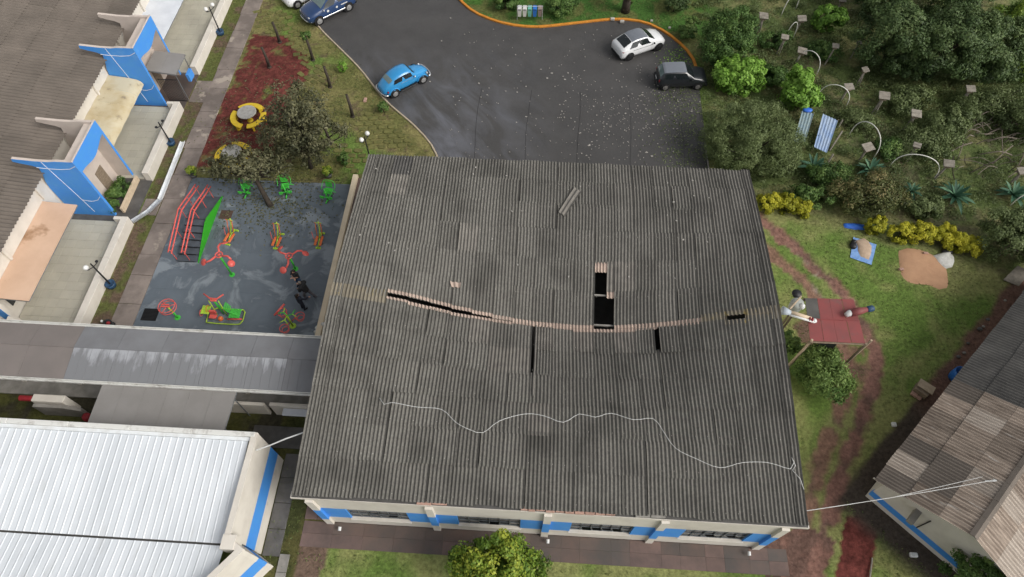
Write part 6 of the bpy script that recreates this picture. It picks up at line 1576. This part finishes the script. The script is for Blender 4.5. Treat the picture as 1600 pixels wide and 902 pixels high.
tree('leafy_shrub', 'small shrub behind the hive inside the middle hoop', (1330,190), [(0,0,.5,.9,.8,.4),(.9,-.6,.45,.8,.6,.35)], 3500, .12, 'leaf_olive', 117, 'shrub', r0=.03, spread=.4)
tree('leafy_shrub', 'low dark shrub behind the yellow-green hedge by the gym roof', (1268,322), [(0,0,.8,1.1,.8,.6),(-.9,.3,.7,1.0,.7,.5)], 5500, .14, 'leaf_mid', 118, 'shrub', r0=.04, bias=-.15)
for k, (px, bl, n_, mm, lb, bi) in enumerate((
    ((1400,168), [(0,0,.7,1.3,1.1,.6),(1.1,.3,.8,1.1,.9,.6)], 6000, 'leaf_olive', 'olive shrub just below the middle of the dark tree mass', -.1),
    ((1462,215), [(0,0,.9,1.5,1.2,.8),(.9,.6,1.1,1.2,1.0,.7)], 7500, 'leaf_olive', 'tall olive shrub standing over the pale hive', -.05),
    ((1385,240), [(0,0,.5,1.0,.8,.45)], 3500, 'leaf_mid', 'green clump between the round hoop and the wide hoop', -.1),
    ((1275,85), [(0,0,.5,1.0,.8,.45),(.8,-.5,.5,.8,.7,.4)], 4000, 'leaf_mid', 'green clump between the hoops and the dark trees', -.15),
    ((1205,128), [(0,0,.6,.9,.8,.5)], 4000, 'leaf_mid', 'mid-green bush wedged between the two bright bushes', -.1),
    ((1590,205), [(0,0,.9,1.7,1.3,.8)], 7000, 'leaf_olive', 'olive shrub at the right edge above the branch pile', -.1),
    ((1600,120), [(0,0,.9,1.6,1.4,.8)], 6000, 'leaf_lime', 'yellow-olive shrub at the right edge beside the dark trees', -.32),
    ((1300,285), [(0,0,.7,1.1,.8,.6),(-.9,.2,.6,.9,.7,.5)], 5500, 'leaf_mid', 'green shrub between the rosettes and the red-leaved shrub', -.15),
    ((1440,335), [(0,0,.7,1.2,.7,.55)], 4500, 'leaf_olive', 'olive clump between the red-leaved shrub and the yellow hedge', -.1),
    ((1205,268), [(0,0,.7,1.3,.8,.6)], 5000, 'leaf_olive', 'low fringe of the olive bush behind the gym roof corner', -.12))):
    tree('garden_shrub', lb, px, bl, n_, .16, mm, 400+k, 'shrub', r0=.04, spread=.38, bias=bi)
tree('leafy_shrub', 'dark undergrowth below the right end of the dark tree mass', (1560,120), [(0,0,.7,1.5,1.1,.6),(1.2,-.3,.6,1.3,1.0,.5)], 7000, .15, 'leaf_dark', 119, 'shrub', r0=.04, spread=.38)
# yellow hedge plants, each its own bush
yl = [((1196,325),.75,'yellow-green bush touching the gym roof corner'),((1222,328),.75,'second yellow-green bush from the gym roof corner'),((1248,334),.65,'third yellow-green bush from the gym roof, darker'),((1362,362),.55,'small yellow-green bush beside the crumpled blue tarp'),((1400,372),.62,'yellow bush at the left end of the hedge above the sand'),((1432,372),.80,'brightest yellow bush above the sand heap'),((1466,376),.78,'yellow bush behind the crumpled white sheet'),((1490,386),.70,'yellow bush just right of the white sheet'),((1510,394),.62,'yellow bush at the right end of the hedge')]
for k, (px, r_, lb) in enumerate(yl):
    tree('yellow_bush', lb, px, [(0,0,.5,r_*1.15,r_*.9,.5),(.2,.15,.75,r_*.8,r_*.7,.4)], 5200, .12, 'leaf_yellow', 130+k, 'bush', r0=.03, wd=.5, group='yellow hedge bushes', ncl=22, ntips=4, bias=(-.08 if k in (1,2,3) else 0.12))
# agaves
def agave(label, px, r_, n, seed, cap=.5):
    p = G(*px); t = thing('agave', label, 'plant', (p.x,p.y,0), group='big rosette plants'); q = random.Random(seed)
    for k in range(n):
        a = 2.4*k+q.uniform(-.2,.2); el = R(8+60*(k/n))+q.uniform(-.1,.1); L_ = r_*(1-.35*k/n)*q.uniform(.85,1.1); d = Vector((math.cos(a),math.sin(a),0)); s = Vector((-d.y,d.x,0))
        V = []; W_ = L_*.11
        for i in range(6):
            f = i/5; c = p+d*(L_*f*math.cos(el*.8))+Vector((0,0,.1+L_*(math.sin(el)*f-.45*f*f*(1-k/n))+.25))
            w_ = W_*(math.sin(math.pi*(.18+.80*f)))**.7
            V += [c-s*w_+Vector((0,0,w_*.35)), c-Vector((0,0,.01)), c+s*w_+Vector((0,0,w_*.35))]
        m = MB().add(V, [(i*3+j, i*3+j+1, i*3+4+j, i*3+3+j) for i in range(5) for j in range(2)])
        o = m.build('leaf', 'leaf_agave', t, True); at = o.data.attributes.new('tone','FLOAT','FACE'); at.data.foreach_set('value', [min(1,max(0,q.gauss(.45,.22)))]*10)
agave('broad blue-green rosette below the bright blue sheet', (1268,268), 1.25, 22, 1); agave('blue-green rosette behind the red-leaved shrub', (1356,272), 1.15, 20, 2)
agave('small bright rosette left of the largest agave', (1420,305), .85, 18, 3); agave('largest dark rosette above the yellow hedge', (1487,312), 1.35, 24, 4); agave('rosette with a white hoop end at the right edge', (1578,310), 1.25, 22, 5)
# bare branch pile
bp_ = thing('branch_pile', 'tangle of bare grey branches at the right edge of the hive garden', 'branches', G(1550,240)); q = random.Random(4)
for k in range(60):
    a = G(q.uniform(1480,1620), q.uniform(195,285)); an = q.gauss(.35,.5); L_ = q.uniform(.8,2.2); d = Vector((math.cos(an), math.sin(an), 0))
    P = [a+Vector((0,0,q.uniform(.05,.3))), a+d*L_*.5+Vector((q.uniform(-.2,.2),q.uniform(-.2,.2),q.uniform(.3,.8))), a+d*L_+Vector((0,0,q.uniform(.1,.6)))]
    MB().tube(catmull(P,.3), .018+q.random()*.022, 5).build('branch', 'bark_pale' if q.random() < .6 else 'bark', bp_)
# trees near the gym
tree('yellow_green_tree', 'yellow-green tree in front of the gym wall at the bottom edge', (0.05-.05+775,905), [(0,.2,2.3,1.7,1.3,1.2),(-1.0,.3,2.0,1.1,1.0,1.0),(1.1,.2,2.1,1.2,1.0,1.0),(.1,.5,3.1,1.2,.9,.7)], 15000, .16, 'leaf_lime', 150, r0=.14, wd=.6, ncl=36)
tree('round_tree', 'dark glossy tree in front of the striped gable at the bottom right', (1492,905), [(0,0,1.6,1.2,1.0,1.1),(.5,.3,2.1,.9,.8,.8)], 12000, .13, 'leaf_mid', 151, r0=.1, bias=-.1)
tree('leafy_tree', 'green long-leaved tree growing under the red platform beside the gym', (1272,602), [(0,0,1.6,1.2,1.2,1.0),(-.4,.8,1.9,.9,.9,.8),(.4,-.6,1.4,.9,.8,.8)], 8500, .22, 'leaf_mid', 152, r0=.07, wd=.26, droop=.3, spread=.42, bias=.25)
tree('leafy_shrub', 'green shrub on the gym side near the flared pipe', (1228,545), [(0,0,.7,.5,.7,.6)], 3000, .15, 'leaf_mid', 153, 'shrub', r0=.03)
# storm-thinned trees by the court
def torn_tree(label, base, tips_c, seed, n, r0, lean=(0,0), fork=.35, leaf=.15):
    b = G(*base); t = thing('thinned_tree', label, 'tree', (b.x,b.y,0), group='storm-torn trees by the court')
    bl = [(b.x+x,b.y+y,z,rx,ry,rz) for x,y,z,rx,ry,rz in tips_c]
    o, C = crown(t, bl, n, leaf, 'leaf_grey', seed, wd=.45, spread=.24, ncl=50, hollow=.3)
    idx = np.random.default_rng(seed).permutation(len(C))[:30]
    limbs(t, (b.x,b.y,-.05), [C[i] for i in idx], r0*1.5, 'bark', seed, fork)
torn_tree('sparse grey-green tree with storm-torn crown beside the laid turf', (486,262), [(0,.4,3.6,2.1,1.8,1.2),(.2,.9,5.0,1.8,1.5,.9),(-1.2,.4,2.6,1.7,1.4,.9),(1.4,.4,2.9,1.8,1.4,1.0),(.2,-.3,1.7,1.5,1.1,.7)], 161, 9000, .10, leaf=.21, fork=.28)
torn_tree('leaning torn tree rooted in the court among fallen leaves', (423,322), [(-1.3,.9,2.6,1.5,1.2,.8),(-2.6,1.0,2.4,1.3,1.0,.6),(.2,1.3,2.3,1.4,1.0,.6),(-.4,2.0,2.4,1.4,.9,.6)], 162, 5000, .12, fork=.7, leaf=.2)
# cut trunks / bare posts in the mulch
for k, (px, h, lb) in enumerate((((437,66),1.25,'bare dark trunk at the top of the red mulch'), ((421,105),1.25,'bare dark trunk left in the red mulch'), ((489,94),1.5,'bare trunk with a tuft of leaves on top beside the turf'), ((516,136),1.3,'dark trunk behind the torn tree crown, upper right'), ((551,182),1.4,'dark trunk at the right side of the torn tree'), ((516,226),1.2,'dark trunk nearest the gym roof among the turf'))):
    p = G(*px); o = thing('bare_trunk', lb, 'trunk', (p.x,p.y,0), group='bare trunks on the lawn')
    h *= 1.4
    MB().tube([p-Vector((0,0,.05)), p+Vector((.03,.0,h*.5)), p+Vector((-.03,.03,h))], [.13,.10,.09], 9).build('stem', 'bark', o, True)
    MB().lathe([(.19,-.02),(.15,.05),(.11,.12)], 9, p).build('root_flare', 'bark', o, True)
    if k == 2: crown(o, [(p.x,p.y,h+.1,.35,.35,.25)], 500, .2, 'leaf_mid', 170, name='tuft', wd=.3)
# small shrubs and saplings on the west lawn
for k, (px, r_, lb, mm) in enumerate((((537,112),.32,'small green sapling on the lawn near the pale kerb','leaf_bright'), ((600,175),.36,'leafy sapling beside the pale kerb behind the blue car','leaf_mid'), ((540,255),.45,'low green clump above the court edge','leaf_mid'))):
    tree('sapling', lb, px, [(0,0,.45,r_,r_,.35)], 900, .12, mm, 180+k, 'plant', r0=.02, ntips=4)
def potted(label, px, mm, seed):
    p = G(*px); t = thing('potted_plant', label, 'plant', (p.x,p.y,0), group='potted spiky plants')
    MB().lathe([(.18,-.02),(.26,.30),(.22,.30),(.18,.22),(.0001,.22)], 14, p).build('pot', 'concrete_dark', t, True)
    crown(t, [(p.x,p.y,.55,.32,.32,.28)], 800, .22, mm, seed, name='leaves', wd=.22, up=.8)
potted('spiky potted plant at the north-west corner of the court', (303,276), 'leaf_lime', 190); potted('spiky potted plant above the court near the gym', (514,276), 'leaf_lime', 191)
pb = thing('planted_bed', 'dark leafy bed inside the middle blue portal', 'plant', (-26.9, 26.3, 0))
MB().bbox(-26.35,-26.2,24.95,27.7,-.05,.5,.01).build('bed_edge', 'pipe_beige', pb)
crown(pb, [(-26.9,26.2,.5,.5,1.3,.45)], 3500, .15, 'leaf_mid', 192, name='foliage', bias=-.1)
# top edge shrubs behind the orange kerb
tp_ = [((875,22),[(0,0,.8,1.3,.9,.7),(.6,.4,1.1,.9,.7,.6)],'leaf_mid','bush behind the recycling bins at the top edge'), ((792,14),[(0,0,.6,1.0,.8,.5)],'leaf_mid','bush left of the recycling bins at the top edge'), ((1052,18),[(0,0,.9,1.0,.9,.8),(.6,.5,1.4,.8,.7,.6)],'leaf_dark','dark bush behind the orange kerb left of the round tree'), ((1072,60),[(0,0,.6,.7,.6,.5),(.4,.5,.9,.6,.5,.5)],'leaf_mid','dark bush squeezed between kerb and round tree')]
for k, (px, bl, mm, lb) in enumerate(tp_): tree('kerb_bush', lb, px, bl, 6000, .14, mm, 200+k, 'bush', r0=.05)
p = G(977,18); pl = thing('palm_stump', 'shaggy short palm trunk on the lawn at the top edge', 'palm', (p.x,p.y,0))
MB().tube([p-Vector((0,0,.05)), p+Vector((0,0,.9)), p+Vector((0,.1,2.0))], [.38,.30,.26], 12).build('trunk', 'bark', pl, True)
crown(pl, [(p.x,p.y,.9,.40,.40,.9)], 900, .22, 'leaf_dry', 210, name='old_fronds', wd=.25, droop=.9)
crown(pl, [(p.x,p.y+.1,2.2,1.0,1.0,.4)], 1200, .5, 'leaf_mid', 211, name='crown', wd=.12)
# dead leaves and litter
def scatter(name, label, pts, size, mname, cat, seed, wd=.5, z=.035):
    gen = np.random.default_rng(seed); P = np.array(pts); n = len(P); nn = gen.normal(size=(n,3))*.35; nn[:,2] = 1; nn /= np.linalg.norm(nn,axis=1,keepdims=True)
    P[:,2] += z; o = quads_mesh(name, leaves(P, nn, size, wd, gen), gen.random(n), mname); tag(o, label, cat, kind='stuff')
def gp(n, f, seed):
    q = random.Random(seed); out = []
    for _ in range(n): out.append(tuple(G(*f(q))))
    return out
scatter('fallen_leaves', 'dark torn leaves strewn over the north half of the exercise court', gp(1300, lambda q: (min(545,max(300,q.gauss(425,45))), min(400,max(286,q.gauss(318,26)))), 1), .17, 'leaf_grey', 'leaves', 301)
scatter('fallen_leaves', 'torn leaves and twigs over the red mulch and lawn', gp(1500, lambda q: (q.gauss(430,60), min(282,max(60,q.gauss(205,50)))), 2), .14, 'leaf_grey', 'leaves', 302)
scatter('fallen_twigs', 'fallen twigs heaped on the near yellow bench table', [(x, y, .80+random.Random(int(abs(x*999))).random()*.12) for x, y, z in gp(240, lambda q: (q.gauss(368,9), q.gauss(238,6)), 3)], .2, 'leaf_grey', 'twigs', 303, .2)
scatter('leaf_litter', 'green leaf litter at the east edge of the asphalt', gp(1100, lambda q: (q.gauss(1075,28), q.uniform(135,262)), 4), .13, 'leaf_olive', 'leaves', 304)
scatter('leaf_litter', 'green leaves blown along the orange kerb by the dark car', gp(350, lambda q: (q.gauss(1062,14), q.gauss(95,12)), 5), .14, 'leaf_bright', 'leaves', 305)
# storm debris on the asphalt: larger flakes as objects, the crumbs as one scatter
q = random.Random(12); m = MB()
def flake(mb_, p, s, ang):
    K = q.randint(4,6); V = [(p.x+s*math.cos(ang+2*math.pi*k/K)*q.uniform(.6,1.1), p.y+s*.42*math.sin(ang+2*math.pi*k/K)*q.uniform(.6,1.1)) for k in range(K)]
    z = q.uniform(.015,.05); mb_.add([(x,y,.014) for x,y in V]+[(x,y,z+.014+q.uniform(0,.03)) for x,y in V], [tuple(range(K,2*K))]+[(k,(k+1)%K,K+(k+1)%K,K+k) for k in range(K)])
for k in range(620):
    if q.random() < .7: px, py = q.gauss(985,75), q.gauss(185,42)
    else: px, py = q.uniform(700,1085), q.uniform(45,262)
    if not (690 < px < 1095 and 46 < py < 268): continue
    flake(m, G(px,py), q.choice([.028,.035,.045,.06]), q.uniform(0,6))
tag(m.build('storm_debris', 'chip'), 'countless pale chips of broken roofing strewn over the asphalt', 'debris', kind='stuff')
for k, px in enumerate(((704,29),(790,143),(855,123),(883,125),(913,111),(1003,149),(996,166),(1016,178),(1021,195),(977,178),(920,228),(1018,245),(1010,239),(983,203),(822,183),(807,192),(748,131),(845,109),(862,115),(1075,120),(1080,175),(672,128),(690,65))):
    mm = MB(); flake(mm, G(*px), q.uniform(.07,.13), q.uniform(0,6)); o = mm.build('roof_fragment', 'chip'); tag(o, 'pale roof fragment lying on the dark asphalt', 'fragment', 'roof fragments on the asphalt')
# white scraps on the grass
for k, (px, lb) in enumerate((((957,30),'pale rubble chunk on the orange kerb at the top'), ((972,34),'broken pale block on the orange kerb beside the white car'), ((1018,33),'white scrap on the lawn behind the white car'), ((1046,44),'white scrap near the kerb bush'), ((482,130),'white scrap caught in the torn tree'))):
    p = G(*px, .14 if k < 2 else .02); s = .16 if k < 2 else .10
    if k == 4: continue
    mm = MB().bbox(p.x-s,p.x+s,p.y-s*.7,p.y+s*.7,p.z-.05,p.z+.10,.02); o = mm.build('scrap', 'chip'); tag(o, lb, 'scrap')
# waist-high weeds all through the hive garden: one mass
gen = np.random.default_rng(70); Cx = gen.uniform(11.8, 37, 1300); Cy = gen.uniform(27.5, 51, 1300)
kk = (Cx*.35+Cy > 34.2+1.5*gen.normal(size=1300)); Cx, Cy = Cx[kk], Cy[kk]; K_ = len(Cx); N_ = 95000
ci = gen.integers(0, K_, N_); rad = gen.uniform(.25,.75,K_)[ci]; hh = gen.uniform(.15,.75,K_)[ci]; an = gen.uniform(0,6.28,N_); rr = np.sqrt(gen.random(N_))*rad
P = np.stack([Cx[ci]+rr*np.cos(an), Cy[ci]+rr*np.sin(an), .03+hh*(1-(rr/rad)**2)*gen.uniform(.4,1.0,N_)],1)
nn = gen.normal(size=(N_,3))*.7; nn[:,2] += .8; nn /= np.linalg.norm(nn,axis=1,keepdims=True)
tn = np.clip(gen.uniform(.1,.7,K_)[ci]+gen.normal(0,.16,N_),0,1)
tag(quads_mesh('weed_growth', leaves(P, nn, .14, .4, gen), tn, 'leaf_olive'), 'tangled low weeds covering the hive garden', 'weeds', kind='stuff')
# grass tufts over the lawns: one mass
gen = np.random.default_rng(77); N_ = 90000
X = gen.uniform(-26, 34, N_); Y = gen.uniform(4.5, 50, N_)
ok = ~inpoly(X, Y, ASPH) & ~((X > -24.4) & (X < -11.5) & (Y > 12) & (Y < 28.4)) & ~((X > -10.8) & (X < 12.5) & (Y > 5.4) & (Y < 27.2)) & ~((X < -12.2) & (Y < 16)) & ~((X > -24.3) & (X < -22.8)) & ~((X < -25.3))
rel = (X-17.17)*RN.x+(Y-9.62)*RN.y; ok &= ~((rel > -1.0) & ((X-17.17)*RE.x+(Y-9.62)*RE.y > -.8))
P4 = g2((398,52),(445,58),(478,85),(486,115),(462,150),(440,190),(430,235),(415,262),(300,262)); ok &= ~inpoly(X, Y, P4)
for tr, w_ in ((g2((1186,340),(1250,392),(1310,452),(1358,515),(1370,570),(1360,620),(1335,690),(1310,760),(1290,830),(1265,905)),.55), (g2((1190,385),(1260,445),(1295,490),(1318,540),(1325,590),(1312,650),(1292,700),(1270,765),(1258,830),(1230,905)),.45)):
    ok &= seg_dist(X, Y, tr) > w_
ok &= ~inpoly(X, Y, g2((1322,805),(1355,800),(1368,840),(1360,915),(1305,915))) & ~inpoly(X, Y, g2((1404,392),(1418,388),(1450,395),(1477,414),(1479,452),(1452,446),(1412,436)))
ok &= fbm(X, Y, .7, 5) > .40
X, Y = X[ok], Y[ok]; n = len(X); P = np.stack([X, Y, np.full(n,.03)],1); nn = gen.normal(size=(n,3)); nn[:,2] = np.abs(nn[:,2])*.8+.3; nn /= np.linalg.norm(nn,axis=1,keepdims=True)
leafmat('leaf_grass', (.085,.14,.032), (.145,.18,.055), (.23,.23,.09), .15)
tn = np.clip(.15+.9*(fbm(X,Y,.3,1)*.6+fbm(X,Y,.9,9)*.4-.2)+gen.normal(0,.14,n),0,1)
tag(quads_mesh('grass_tufts', leaves(P, nn, .12, .35, gen), tn, 'leaf_grass'), 'short tufts of lawn grass', 'grass', kind='stuff')
